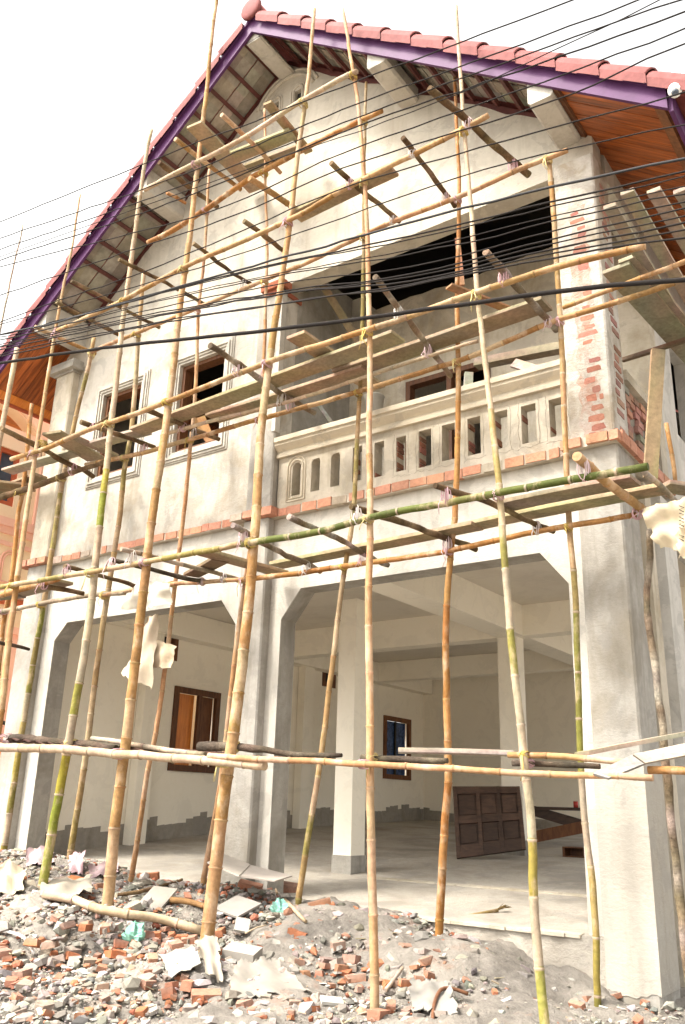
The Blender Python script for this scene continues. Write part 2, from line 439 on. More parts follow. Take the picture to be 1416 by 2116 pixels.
# upper columns
column(-11.17, -10.74, -.13, -.003, 4.29, 7.36, 'cement_tan')
mb = MB()
mb.box(-11.27, -10.64, -.23, .1, 7.37, 7.44); mb.box(-11.24, -10.67, -.2, .1, 7.44, 7.53); mb.box(-11.2, -10.71, -.16, .1, 7.33, 7.37)
mb.build('column_cap', 'cement_grey', H)
cm = column(-6.88, -6.47, -.1, -.003, 4.29, 7.36, 'cement_column')
mb = MB(); mb.box(-6.52, -6.462, -.112, -.02, 5.3, 7.3); mb.build('corner_bead', 'plaster_white', cm)
pr = column(-2.73, -2.30, -.1, .34, 4.29, 7.5, 'plaster_pillar', 'pillar')
# exposed bricks hacked into the pillar
def face_brick(px, py, w, h, parent, Y=-.1):
    c = PY(px, py, Y); mb = MB()
    w2, h2 = px2m(w, c) * 1.18 / 2, px2m(h, c) / 2
    col = jit((.47, .215, .16), .2)
    n = 8
    pl = []
    for k in range(n):
        a = 2 * math.pi * (k + .5) / n
        sx = max(-1, min(1, math.cos(a) * 1.9)); sz = max(-1, min(1, math.sin(a) * 1.9))
        pl.append((c[0] + sx * w2 * random.uniform(.75, 1.06), c[2] + sz * h2 * random.uniform(.72, 1.08)))
    mb.prism(pl, Y - .003, Y + .05, col=col)
    mb.build('brick', 'brick', parent)
mb = MB(); zs_ = np.linspace(4.3, 6.9, 40)
lf = [(-2.60 + .012 * math.sin(z * 5) + random.uniform(-.03, .03), z) for z in zs_]; rt = [(-2.42 + .02 * math.sin(z * 3.3) + random.uniform(-.03, .03), z) for z in zs_]
for i in range(39): mb.prism([lf[i], rt[i], rt[i + 1], lf[i + 1]], -.1016, -.05)
mb.build('hacked_render', 'hacked_mortar', pr)
for z_, rows in ((8, [(700, 32, 130, 45), (700, 98, 70, 36), (755, 225, 75, 45), (745, 292, 100, 45), (722, 372, 78, 55), (768, 438, 50, 55), (735, 505, 70, 60), (805, 490, 30, 45), (775, 572, 85, 48), (766, 650, 105, 55), (785, 715, 90, 50), (740, 772, 60, 42), (815, 768, 60, 50)]),
                 (7, [(605, 575, 55, 32), (630, 622, 95, 36), (655, 675, 60, 32), (660, 725, 60, 40), (645, 835, 85, 70), (672, 960, 75, 60), (700, 1150, 60, 45), (690, 1255, 55, 30), (695, 1335, 90, 40), (715, 1395, 75, 34)])):
    oy = 680 if z_ == 8 else 280
    for (zx, zy, w, h) in rows:
        face_brick(1016 + zx / 3.54, oy + zy / 3.54, w / 3.54, h / 3.54, pr)
for k in range(30):                      # the raw brick strip on the pillar's side
    z = 4.36 + k * .1 + random.uniform(-.01, .01)
    if random.random() < .18: continue
    y0 = random.uniform(.02, .1); y1 = y0 + random.uniform(.1, .2)
    mb = MB(); mb.box(-2.33, -2.296 + random.uniform(0, .006), y0, y1, z, z + random.uniform(.05, .075), jit((.46, .26, .2), .25)); mb.build('brick', 'brick', pr)
# lintel / ring beam behind balcony opening sides
mb = MB(); mb.box(-2.56, -2.31, .345, 1.5, 7.46, 7.85); mb.build('side_beam', 'plaster_gable', H)
mb = MB(); mb.box(-6.8, -6.42, -.17, .02, 7.36, 7.455, (.4, .14, .08)); mb.box(-6.75, -6.47, -.13, .3, 7.3, 7.357, (.38, .13, .08)); mb.build('column_top_bricks', 'brick', cm)
# brick belt course
belt = MB(); belt.box(-11.2, -2.4, -.075, .1, 4.168, 4.262); belt.box(-2.74, -2.255, -.2, .35, 4.168, 4.262); belt.box(-2.42, -2.255, .35, 1.5, 4.168, 4.262)
belt = belt.build('brick_belt', 'mortar', H)
def belt_brick(x0, x1, y0, y1):
    mb = MB(); z0 = 4.176 + random.uniform(-.006, .006); z1 = 4.268 + random.uniform(-.008, .008)
    t = random.uniform(-.008, .008); r = random.uniform(-.006, .006)
    c = jit((.60, .30, .20) if random.random() < (.9 if x0 > -6.4 else .78) else (.46, .38, .3), .12)
    mb.hexa([(x0, y0 + t, z0), (x1, y0 - t, z0 + r), (x1, y1, z0 + r), (x0, y1, z0), (x0, y0 + t, z1), (x1, y0 - t, z1 + r), (x1, y1, z1 + r), (x0, y1, z1)], c)
    mb.build('brick', 'brick', belt)
x = -11.32
while x < -2.82:
    w = random.choice([.2, .2, .21, .19, .1, .105])
    oncol = (x < -10.72) or (-6.98 < x + w / 2 < -6.42)
    belt_brick(x, x + w, -.215 if oncol else -.088, -.02)
    x += w + random.choice([.012, .016, .02, .035])
x = -2.78
for w in (.2, .03, .2, .09):
    if w > .05: belt_brick(x, x + w, -.235, -.1)
    x += w + .012
y = -.14
while y < 1.4:
    mb = MB(); z0 = 4.172; mb.box(-2.32, -2.215 + random.uniform(-.006, .006), y, y + .2, z0, 4.285 + random.uniform(-.006, .006), jit((.6, .3, .2), .16)); mb.build('brick', 'brick', belt)
    y += .216
# balcony parapet with slots
slots = [(-6.24, -6.11), (-5.95, -5.82), (-5.66, -5.53), (-5.35, -5.22), (-5.05, -4.92), (-4.76, -4.63), (-4.47, -4.31), (-4.18, -4.02), (-3.87, -3.72), (-3.56, -3.41), (-3.26, -3.10), (-2.96, -2.80)]
mb = MB(); grid_wall(mb, -6.46, -2.735, 4.285, 4.95, 0, .16, [(a, b, 4.43 + random.uniform(-.012, .012), 4.85 + random.uniform(-.012, .012)) for a, b in slots])
par = mb.build('balcony_parapet', 'cement_tan', H)
for i, (a, b) in enumerate(slots):       # raw brick jambs, rounded heads on the finished two
    if i < 3:
        mb = MB(); w = (b - a) / 2; cx = (a + b) / 2
        for s in (-1, 1):
            mb.prism([(cx + s * (w + .004), 4.87)] + [(cx + s * w * math.cos(t), 4.79 + .065 * math.sin(t)) for t in np.linspace(0, math.pi / 2, 7)], .004, .155)
        mb.build('slot_head', 'cement_tan', par)
    else:
        z = 4.44
        while z < 4.8:
            h = random.uniform(.05, .08)
            if random.random() < .5:
                mb = MB(); mb.box(a - .004, a + random.uniform(.006, .014), .02, .15, z, z + h - .012, jit((.34, .16, .11), .25)); mb.build('brick', 'brick', par)
            z += h
mb = MB()                                # moulded surround of the first finished slot
for w, zt, r in ((.1, 4.86, .013), (.135, 4.9, .012)):
    cx = -6.175
    mb.tube([(cx - w, -.003, 4.4 - (w - .1))] + [(cx - w * math.cos(t), -.003, zt - w * .75 + w * math.sin(t)) for t in np.linspace(0, math.pi, 12)] + [(cx + w, -.003, 4.4 - (w - .1)), (cx - w, -.003, 4.4 - (w - .1))], r, 6)
mb.build('slot_moulding', 'cornice_cream', par)
mb = MB()                                # ragged plaster edges scratched round the raw slots
for (a, b) in slots[5:]:
    for k in range(2):
        x0 = a - .03 if k == 0 else b + .03
        pl = [(x0 + random.uniform(-.012, .012), -.002, z) for z in np.linspace(4.4, 4.89, 9)]
        mb.tube(pl, .0016, 4)
    mb.tube([(x_, -.002, 4.38 + random.uniform(-.015, .02)) for x_ in np.linspace(a - .05, b + .06, 7)], .0014, 4)
mb.build('plaster_scratches', 'raw_cement', par)
mb = MB()
prof = [(0, 4.952), (-.045, 4.952), (-.05, 4.985), (-.03, 4.99), (-.03, 5.03), (-.06, 5.06), (-.09, 5.10), (-.09, 5.135), (-.11, 5.14), (-.11, 5.20), (.2, 5.20), (.2, 4.952)]
mb.prism([(y, z) for y, z in prof], -6.47, -2.735, lambda u, d, z: (d, u, z))
mb.build('parapet_cornice', 'cornice_cream', H)
# balcony room
mb = MB(); mb.box(-6.5, -2.4, .27, 1.5, 4.163, 4.21); mb.build('balcony_floor', 'floor_concrete', H)
bt = lambda u: 7.72 + .015 * math.sin(u * 3.1) + .012 * math.sin(u * 17)
mb = MB(); grid_wall(mb, -6.5, -2.31, 4.2, bt, 1.5, 1.72, [(-5.55, -4.3, 4.9, 6.4)], breaks=list(np.arange(-6.3, -2.4, .2)))
bw = mb.build('balcony_back_wall', 'cement_tan', H)
mb = MB(); grid_wall(mb, .25, 1.5, 4.2, lambda u: 7.9 + .1 * u, -6.72, -6.5, (), TY); mb.build('balcony_side_wall', 'cement_grey', H)
mb = MB(); mb.box(-6.49, -2.33, 1.485, 1.498, 4.211, 5.12); mb.build('dado_shade', 'raw_cement', bw)  # dark panel added so the parapet slots look shaded
def frame(x0, x1, z0, z1, w, y0, y1, mb):
    mb.box(x0, x0 + w, y0, y1, z0, z1); mb.box(x1 - w, x1, y0, y1, z0, z1); mb.box(x0 + w, x1 - w, y0, y1, z1 - w, z1); mb.box(x0 + w, x1 - w, y0, y1, z0, z0 + w)
mb = MB(); frame(-5.55, -4.3, 4.9, 6.4, .07, 1.47, 1.6, mb); mb.box(-4.93, -4.86, 1.48, 1.59, 4.97, 6.33); mb.build('window_frame', 'frame_wood', H)
# side parapet in raw brick
sp = MB(); sp.box(-2.42, -2.35, .345, 1.5, 4.29, 5.02); sp = sp.build('side_railing', 'raw_cement', H)
for cidx in range(9):
    z = 4.29 + cidx * .08
    y = .36 + (.05 if cidx % 2 else 0)
    while y < 1.42:
        gap = 2 <= cidx <= 6 and (int((y - .36) / .17) % 2 == 1)
        if not gap:
            mb = MB(); mb.box(-2.35, -2.315 + random.uniform(-.012, .012), y, min(1.49, y + .155), z, z + .066, jit((.44, .24, .18) if random.random() < .75 else (.4, .36, .3), .25)); mb.build('brick', 'brick', sp)
        y += .17
mb = MB(); mb.box(-2.46, -2.27, .345, 1.5, 5.03, 5.14); mb.build('railing_coping', 'cement_tan', H)
# windows of the upper left wall: stepped trims and wooden frames
for (x0, x1, z0, z1) in holes:
    mb = MB()
    for q, d in ((.035, .012), (.07, .03), (.105, .048), (.14, .03), (.165, .014)):
        frame(x0 - q, x1 + q, z0 - q, z1 + q, .033, -d, -.002, mb)
    tr = mb.build('window_trim', 'trim_cement', H)
    mb = MB(); frame(x0, x1, z0, z1, .055, .05, .2, mb); mb.build('window_frame', 'frame_wood', tr)
# upper storey shell (keeps the rooms dark), floor slab
mb = MB(); grid_wall(mb, .25, 11, 4.2, 7.5, -11.15, -10.9, (), TY); mb.build('upper_side_wall', 'plaster_white', H)
mb = MB(); grid_wall(mb, 1.722, 11, 4.2, 7.6, -2.315, -2.55, [(2.35, 3.5, 5.2, 6.7)], TY); mb.build('upper_right_wall', 'side_white', H)
mb = MB(); grid_wall(mb, -11.15, -2.31, -.4, GT, 11, 11.25, [(-6.9, -2.8, .8, 3.85)], breaks=(RX,)); mb.build('back_wall', 'interior_paint', H)  # rear opening is added out of view to let skylight inside
mb = MB(); mb.box(-10.9, -2.55, .27, 11, 3.98, 4.16); mb.build('ceiling_slab', 'interior_ceiling', H)
mb = MB(); mb.box(-6.75, -6.5, 1.72, 11, 4.2, 8.2); mb.build('partition_wall', 'interior_paint', H)

# ground floor interior
mb = MB(); n1, n2 = 24, 24
fx = np.linspace(-10.95, -2.5, n1); fy = np.concatenate([[-.07], np.linspace(.1, 11.2, n2 - 1)])
vs = [(x, y, floor_z(x, y)) for x in fx for y in fy]
mb.add(vs, [(i * n2 + j, (i + 1) * n2 + j, (i + 1) * n2 + j + 1, i * n2 + j + 1) for i in range(n1 - 1) for j in range(n2 - 1)])
e = [i * n2 for i in range(n1)]
lo = [(x, -.1, -.6) for x in fx]; o = len(mb.v); mb.add(lo, [])
for i in range(n1 - 1): mb.f.append((e[i], o + i, o + i + 1, e[i + 1])); mb.sm.append(False)
fl = mb.build('floor_slab', 'floor_concrete', H)
mb = MB()                                # pale worn edge and the joint line of the inner slab
for yy, ww, hh in ((-.05, .05, .012), (1.75, .045, .018)):
    mb = MB()
    xs = np.linspace(-6.2, -2.9, 26)
    for a, b in zip(xs[:-1], xs[1:]):
        j0, j1 = random.uniform(-.012, .012), random.uniform(-.012, .012)
        z0, z1 = floor_z(a, yy), floor_z(b, yy)
        mb.hexa([(a, yy - ww + j0, z0 - .02), (b, yy - ww + j1, z1 - .02), (b, yy + ww, z1 - .02), (a, yy + ww, z0 - .02), (a, yy - ww + j0, z0 + hh * .4), (b, yy - ww + j1, z1 + hh * .4), (b, yy + ww, z1 + hh), (a, yy + ww, z0 + hh)])
    mb.build('floor_edge', 'cement_tan', fl)
lw = [(2.84, 3.84, 1.45, 2.72), (9.29, 10.34, 1.58, 2.85), (2.32, 2.73, 3.23, 3.62), (6.95, 7.31, 3.32, 3.68)]
mb = MB(); grid_wall(mb, .27, 11, -.3, 3.98, -10.9, -11.13, lw, TY); ilw = mb.build('inner_left_wall', 'interior_paint', H)
mb = MB(); grid_wall(mb, .34, 11, -.6, 4.165, -2.42, -2.6, [(1.95, 6.0, .15, 3.85), (6.3, 10.7, .3, 3.85)], TY); mb.build('right_side_wall', 'side_white', H)  # both unseen openings added to brighten the ground floor interior
mb = MB(); mb.box(-2.6, -2.33, .8, 1.0, -.6, 4.1); mb.build('side_pilaster', 'cement_tan', H)
mb = MB(); mb.box(-2.6, -2.3, 1.25, 1.7, -.6, 4.1); mb.build('side_pilaster', 'side_white', H)
for k, (a, b, z0, z1) in enumerate(lw):
    mb = MB()
    q = .05
    for (u0, u1, v0, v1) in ((a - q, a + q, z0 - q, z1 + q), (b - q, b + q, z0 - q, z1 + q), (a + q, b - q, z1 - q, z1 + q), (a + q, b - q, z0 - q, z0 + q)):
        mb.box(-10.93 if k < 2 else -10.98, -10.86 if k < 2 else -10.885, u0, u1, v0, v1)
    if k == 0: mb.box(-10.93, -10.87, (a + b) / 2 + .02, (a + b) / 2 + .1, z0 + q, z1 - q)
    fr = mb.build('window_frame', 'frame_wood', ilw)
    mb = MB()
    if k == 0:
        mb.box(-11.0, -10.97, a + q, (a + b) / 2, z0 + q, z1 - q); mb.build('window_leaf', 'orange_wood', fr)
        mb = MB(); mb.box(-11.0, -10.96, (a + b) / 2 + .1, b - q, z0 + q, z1 - q); mb.build('window_leaf', 'frame_wood', fr)
    elif k == 1:
        mb.box(-11.0, -10.97, a + q, b - q, z0 + q, z1 - q); mb.build('window_leaf', 'window_blue', fr)
        mb = MB(); mb.box(-10.96, -10.93, (a + b) / 2 - .03, (a + b) / 2 + .03, z0 + q, z1 - q); mb.build('window_bar', 'dark_iron', fr)
    else:
        mb.box(-11.02, -10.99, a + q, b - q, z0 + q, z1 - q); mb.build('grille_panel', 'dark_iron', fr)
# raw cement skirting with its ragged top along the painted wall
def skirting(u0, u1, fz, T, d, hmin, hmax, parent, step=.16):
    mb = MB(); us = np.arange(u0, u1, step); h = (hmin + hmax) / 2
    for a in us:
        if random.random() < .55: h = random.uniform(hmin, hmax)
        b = min(a + step, u1)
        mb.prism([(a, fz(a) - .05), (b, fz(b) - .05), (b, fz(b) + h + random.uniform(-.012, .012)), (a, fz(a) + h)], d, d + .006, T)
    mb.build('raw_skirting', 'skirting_cement', parent)
skirting(.27, 10.99, lambda u: floor_z(-10.9, u), TY, -10.897, .2, .36, ilw)
skirting(-10.88, -6.6, lambda u: floor_z(u, 11), lambda u, d, z: (u, d, z), 10.98, .12, .3, H)
# pilasters on the left wall, interior columns and beams
for y0 in (2.0, 6.1):
    mb = MB(); mb.box(-10.89, -10.72, y0, y0 + .3, 0, 3.98); mb.build('interior_pilaster', 'interior_paint', H)
pA = PFL(687, 1803); xa = PY(687, 1803, pA[1])[0]; xb = PY(724, 1811, pA[1])[0]
def icol(x0, x1, y0, y1):
    z = floor_z(x0, y0); mb = MB(); mb.box(x0, x1, y0, y1, z + .2, 3.6); c = mb.build('interior_column', 'interior_paint', H)
    mb = MB(); mb.box(x0 - .012, x1 + .012, y0 - .012, y1 + .01, z - .1, z + .205); mb.build('column_foot', 'cement_column', c)
icol(xa, xb, pA[1], pA[1] + .3)
YB = 4.85
xB0, xB1 = PY(1028, 1330, YB)[0], PY(1068, 1330, YB)[0]
icol(xB0, xB1, YB, YB + .25)
mb = MB(); mb.box(-10.7, -2.6, YB - .02, YB + .27, 3.5, 3.978); mb.build('ceiling_beam', 'interior_paint', H)
mb = MB(); mb.box(xB0 + .02, xB1 + .12, .28, YB - .022, 3.5, 3.976); mb.build('ceiling_beam', 'interior_paint', H)
mb = MB(); mb.box(xB0 + .02, xB1 + .12, YB + .272, 10.98, 3.5, 3.976); mb.build('ceiling_beam', 'interior_paint', H)
mb = MB(); mb.box(-10.7, -2.6, 8.6, 8.88, 3.56, 3.974); mb.build('ceiling_beam', 'interior_paint', H)
mb = MB(); mb.box(-10.89, -10.62, .29, 10.97, 3.55, 3.972); mb.build('ceiling_beam', 'interior_paint', H)

# ---------------- roof
roof = MB()
for s in (-1, 1):
    x0, x1 = RX, RX + s * 5.5
    a = [(x0, -.8, RZ + .17), (x0, 12, RZ + .17), (x1, 12, RZ + .17 - SL * 5.5), (x1, -.8, RZ + .17 - SL * 5.5)]
    b = [(p[0], p[1], p[2] + .05) for p in a]
    roof.hexa(a + b if s < 0 else a[::-1] + b[::-1], (.42, .12, .1))
roof = roof.build('roof', 'tile', H)
mb = MB()
for s in (-1, 1):
    a = [(RX, .27, RZ + .1), (RX, 10.98, RZ + .1), (RX + s * 4.4, 10.98, RZ + .1 - SL * 4.4), (RX + s * 4.4, .27, RZ + .1 - SL * 4.4)]
    mb.hexa([(p[0], p[1], p[2] - .03) for p in a] + a)
mb.build('attic_shade_sheet', 'attic_shade', roof)  # near-black sheet added, its colour stands in for the attic's shade
for s in (-1, 1):
    # barge boards: face, top lip
    for (o0, o1, ya, yb) in ((-.125, .085, -.83, -.79), (.085, .135, -.86, -.79)):
        mb = MB(); t1 = 5.34
        mb.prism([(RX, RZ + o0), (RX + s * t1, RZ + o0 - SL * t1), (RX + s * t1, RZ + o1 - SL * t1), (RX, RZ + o1)], ya, yb)
        mb.build('barge_board', 'fascia_purple', H)
    # eave fascia running back
    xe = RX + s * 5.34; ze = roof_z(xe)
    mb = MB(); mb.box(min(xe, xe + s * .04), max(xe, xe + s * .04), -.79, 12, ze - .14, ze + .1); mb.build('eave_fascia', 'fascia_purple' if s > 0 else 'neighbour_red', H)
    # purlins under the exposed overhang
    for k in range(13):
        t = .22 + k * .31
        if t > 4.1: break
        mb = MB(); xc = RX + s * t; zc = roof_z(xc, .06)
        dx, dz = .03 / math.hypot(1, SL), .03 * SL / math.hypot(1, SL)
        mb.obox((xc, -.33, zc), (s * dx, 0, -dz), (0, .45, 0), (.024 * SL * .78 * s, 0, .024 * .78)); mb.build('purlin', 'purlin_red', roof)
    # trim where the gable meets the roof
    mb = MB(); pl = []
    n = 22
    up = [(RX + s * t, roof_z(RX + s * t, .055)) for t in np.linspace(0, 4.2, n)]
    dn = [(x_, z_ - .055 - random.uniform(0, .05)) for x_, z_ in up]
    for i in range(n - 1): mb.prism([up[i], up[i + 1], dn[i + 1], dn[i]], -.012, -.002)
    mb.build('rake_flashing', 'purlin_red', roof)
    # undersides of the tiles, course by course
    L = math.hypot(1, SL)
    for c_ in range(4):
        y0 = -.78 + c_ * .2
        for r_ in range(14):
            t0 = .04 + r_ * .305; t1 = t0 + .33
            if t1 > 4.4: break
            mb = MB(); d = .045 if c_ % 2 else .0
            p = []
            for (t, o_) in ((t0, .135 + d * .5), (t1, .125 + d * .5)):
                for y_ in (y0 + .006, y0 + .194):
                    p.append((RX + s * t, y_, roof_z(RX + s * t, o_ - random.uniform(0, .006))))
            q = [(a_, b_, c__ + .02) for a_, b_, c__ in p]
            mb.hexa([p[0], p[2], p[3], p[1], q[0], q[2], q[3], q[1]], jit((.45, .41, .335), .18)); mb.build('roof_tile', 'tile', roof)
    # soffit boards below the eaves
    y = -.785; tb0 = 4.12 if s > 0 else 4.1
    while y < 6.0:
        wd = random.choice([.1, .1, .11, .12]); mb = MB()
        zz = random.uniform(-.004, .004)
        x0, x1 = RX + s * tb0, RX + s * 5.33
        if y > .02: x0 = RX + s * 4.1
        lo_ = [(x0, y, roof_z(x0, -.085 + zz)), (x1, y, roof_z(x1, -.085 + zz)), (x1, y + wd - .006, roof_z(x1, -.085 + zz)), (x0, y + wd - .006, roof_z(x0, -.085 + zz))]
        if s < 0: lo_ = lo_[::-1]
        mb.hexa(lo_ + [(p[0], p[1], p[2] + .02) for p in lo_]); mb.build('soffit_board', 'soffit_wood', roof)
        y += wd
    mb = MB(); xt = RX + s * 4.3; mb.obox((xt, 2.6, roof_z(xt, -.1)), (s * .03, 0, -.03 * SL), (0, 3.38, 0), (.012, 0, .015)); mb.build('soffit_trim', 'frame_wood', roof)
    mb = MB(); xt = RX + s * 5.27; mb.obox((xt, 2.6, roof_z(xt, -.1)), (s * .045, 0, -.045 * SL), (0, 3.38, 0), (.012, 0, .015)); mb.build('soffit_trim', 'orange_wood' if s < 0 else 'frame_wood', roof)
# verge tiles (one mesh per side, shared)
for s in (-1, 1):
    proto = None; n = 13; step = 5.5 / n
    for k in range(n):
        t = .12 + k * step
        if proto is None:
            mb = MB(); segs = 9; ln = .52; vs = []; cs = []
            for (l, r) in ((0.0, .126), (ln * .5, .131), (ln - .02, .137), (ln, .137), (ln, .122)):
                for a in np.linspace(0, math.pi * 1.0, segs):
                    yy = -math.cos(a) * r; hh = math.sin(a) * r * .95
                    lift = .004 + .024 * l / ln
                    # along slope: (s, -SL)/L ; normal: (s*SL, 1)/L
                    L = math.hypot(1, SL)
                    vs.append((s * l / L + s * SL / L * (hh + lift), yy, -SL * l / L + (hh + lift) / L)); cs.append((.31, .105, .10))
                # skirt
            fs = []
            for i in range(4):
                for j in range(segs - 1):
                    q = (i * segs + j, i * segs + j + 1, (i + 1) * segs + j + 1, (i + 1) * segs + j)
                    fs.append(q if s > 0 else q[::-1])
            mb.add(vs, fs, True, cs)
            # skirt hanging down the outside
            for i in range(3):
                a0 = vs[i * segs]; a1 = vs[(i + 1) * segs]
                mb.add([a0, a1, (a1[0], a1[1] + .006, a1[2] - .115), (a0[0], a0[1] + .006, a0[2] - .105)], [(0, 1, 2, 3)], True, (.29, .098, .093))
            proto = mb
            loc = np.array([RX + s * t, -.775, roof_z(RX + s * t, .145)])
            mb.v = [tuple(np.array(v) + loc) for v in mb.v]
            po = mb.build('verge_tile', 'tile', roof, origin=None)
            # re-origin the mesh so that copies can share it
            off = loc - ORG[roof.name]
            po.data.transform(Matrix.Translation(Vector(-off))); po.location = Vector(off); ORG[po.name] = loc
        else:
            loc = np.array([RX + s * t, -.775, roof_z(RX + s * t, .145 + random.uniform(-.006, .006))])
            inst(po, 'verge_tile', roof, loc)
# ridge
mb = MB()
mb.tube([(RX, -.9, RZ + .24), (RX, 12, RZ + .24)], .15, 14, [(.35, .11, .1)] * 2)
mb.build('ridge_tiles', 'tile', roof)
mb = MB()
vs = []; ring = 18
pts = []; rr = []
for a in np.linspace(0, math.pi / 2, 5):
    pts.append((RX + .02, -.91 - .03 * math.cos(a), RZ + .22)); rr.append(max(.01, .175 * math.sin(a)))
pts.append((RX + .02, -.87, RZ + .22)); rr.append(.175)
mb.tube(pts, rr, ring, [(.31, .105, .1)] * len(pts)); mb.build('ridge_end_cap', 'tile', roof)
# concrete brackets carrying the overhang
for xc, zb in ((-6.7, 11.09), (-4.6, 9.43), (-2.57, 7.79), (-8.8, 9.43), (-10.83, 7.79)):
    mb = MB(); w = .135
    s = 0 if abs(xc - RX) < .01 else math.copysign(1, xc - RX)
    def zt(x): return roof_z(x, -.13)
    b = .03
    zl, zr = zt(xc - w), zt(xc + w)
    if s == 0: pl = [(xc - w, zb + b), (xc - w + b, zb), (xc + w - b, zb), (xc + w, zb + b), (xc + w, zr), (xc, RZ - .12), (xc - w, zl)]
    else: pl = [(xc - w, zb + b), (xc - w + b, zb), (xc + w - b, zb), (xc + w, zb + b), (xc + w, max(zr + .18, zb + .06)), (xc - w, max(zl + .18, zb + .06))]
    mb.prism(pl, -.775, -.002); mb.build('roof_bracket', 'plaster_white', H)
# security camera under the right eave is its own thing
cctv = empty('security_camera', tuple(PY(1395, 205, -.85)), 'small white dome security camera fixed under the right end of the roof edge', 'camera')
c0 = PY(1395, 185, -.85)
mb = MB(); ax = np.array([.1, -.5, -.75]); ax /= np.linalg.norm(ax)
mb.tube([c0 - ax * .085, c0 - ax * .06, c0 + ax * .03, c0 + ax * .075, c0 + ax * .1], [.03, .062, .062, .055, .035], 16); mb.build('housing', 'white_plastic', cctv)
mb = MB(); mb.tube([c0 + ax * .095, c0 + ax * .115], [.036, .02], 12); mb.build('lens', 'lens_glass', cctv)
mb = MB(); mb.obox(c0 + np.array([.02, .03, .16]), (.09, 0, .02), (0, .03, 0), (-.01, 0, .05)); mb.build('mount', 'white_plastic', cctv)

# ------------------------------------------------------------------ neighbouring house (seen along its side wall)
NX = -13.0
nb = empty('neighbour_house', (-14.5, 3, 0), 'finished peach and orange house with moulded cornices behind the left corner', 'house')
def nbox(name, mat, x0, x1, y0, y1, z0, z1, parent=None):
    mb = MB(); mb.box(x0, x1, y0, y1, z0, z1); return mb.build(name, mat, parent or nb)
mb = MB(); grid_wall(mb, -.6, 9, -.2, 7.1, NX, NX - .3, [(-.3, .62, 5.68, 6.7)], TY); nw = mb.build('side_wall', 'neighbour_wall', nb)
mb = MB(); mb.box(NX - 8, NX - .3, -.6, -.35, -.2, 7.1); mb.build('front_wall', 'neighbour_wall', nb)
mb = MB()                                # arched loggia at the top
yc, r_ = -.05, 1.05
arc = [(yc + r_ * math.cos(t), 6.75 + r_ * .72 * math.sin(t)) for t in np.linspace(0, math.pi, 22)]
for (a, b) in zip(arc[:-1], arc[1:]):
    mb.prism([a, b, (b[0], 7.95), (a[0], 7.95)], NX, NX - .3, TY)
mb.prism([(yc + r_, 6.6), (4, 6.6), (4, 7.95), (yc + r_, 7.95)], NX, NX - .3, TY)
mb.build('loggia_arch', 'neighbour_wall', nb)
mb = MB(); mb.tube([(NX + .01, yc + (r_ + .05) * math.cos(t), 6.75 + (r_ + .05) * .74 * math.sin(t)) for t in np.linspace(0, math.pi, 22)], .035, 8); mb.build('arch_moulding', 'neighbour_wall', nb)
for k in range(16):
    mb = MB(); mb.box(NX - 2.6 + k * .15, NX - 2.6 + k * .15 + .145, -1.2, 4, 7.62 - .03 * k % .01, 7.66); mb.build('ceiling_board', 'orange_wood', nb)
mb = MB(); mb.box(NX - 3, NX - 2.75, -1.2, 4, 6.0, 7.6); mb.build('loggia_back_wall', 'neighbour_wall', nb)
mb = MB(); mb.box(NX - .3, NX + .04, -1.3, 5, 7.78, 7.95); mb.build('roof_edge', 'neighbour_red', nb)
for (z0, z1, dx, mt) in ((5.30, 5.44, .1, 'neighbour_pink'), (5.18, 5.3, .06, 'neighbour_pink'), (4.98, 5.05, .04, 'neighbour_pink'), (4.12, 4.28, .08, 'neighbour_pink'), (3.98, 4.1, .05, 'neighbour_red')):
    nbox('cornice', mt, NX - .02, NX + dx, -.6, 1.36, z0, z1)
nbox('corner_pilaster', 'neighbour_pink', NX - .02, NX + .07, .92, 1.36, 0, 3.5)
nbox('pilaster_capital', 'neighbour_pink', NX - .02, NX + .12, .86, 1.4, 3.5, 3.62)
nbox('pilaster_capital', 'neighbour_pink', NX - .02, NX + .1, .88, 1.38, 3.36, 3.42)
nbox('upper_pilaster', 'neighbour_pink', NX - .02, NX + .05, 1.02, 1.36, 5.45, 6.6)
mb = MB()
for (a, b, c, d) in ((-.3, -.22, 5.68, 6.7), (.54, .62, 5.68, 6.7), (-.22, .54, 6.62, 6.7), (-.22, .54, 5.68, 5.76), (.2, .26, 5.76, 6.62), (-.22, .54, 6.05, 6.1)):
    mb.box(NX - .1, NX - .04, a, b, c, d)
nf = mb.build('window_frame', 'neighbour_red', nb)
mb = MB(); mb.box(NX - .13, NX - .11, -.28, .6, 5.7, 6.68); mb.build('window_pane', 'lens_glass', nf)
for y0 in (.15, .72):                     # arched niches under the cornice
    mb = MB()
    for w in (.14, .19):
        mb.tube([(NX + .012, y0 - w, 4.36)] + [(NX + .012, y0 - w * math.cos(t), 4.72 + w * math.sin(t)) for t in np.linspace(0, math.pi, 10)] + [(NX + .012, y0 + w, 4.36), (NX + .012, y0 - w, 4.36)], .018, 6)
    mb.build('niche_moulding', 'neighbour_pink', nb)
gate = empty('iron_gate', tuple(PX(8, 1745, -12.4)), 'dark iron and orange wooden gate between the two houses', 'gate')
pg = PX(6, 1600, -12.4)
mb = MB(); mb.box(-12.45, -12.4, pg[1] - .7, pg[1] + .18, .1, 1.75); mb.build('leaf', 'orange_wood', gate)
for k in range(6):
    mb = MB(); yy = pg[1] - .6 + k * .14; mb.tube([(-12.38, yy, .1), (-12.38, yy, 2.0 + .05 * k)], .018, 6); mb.build('bar', 'dark_iron', gate)
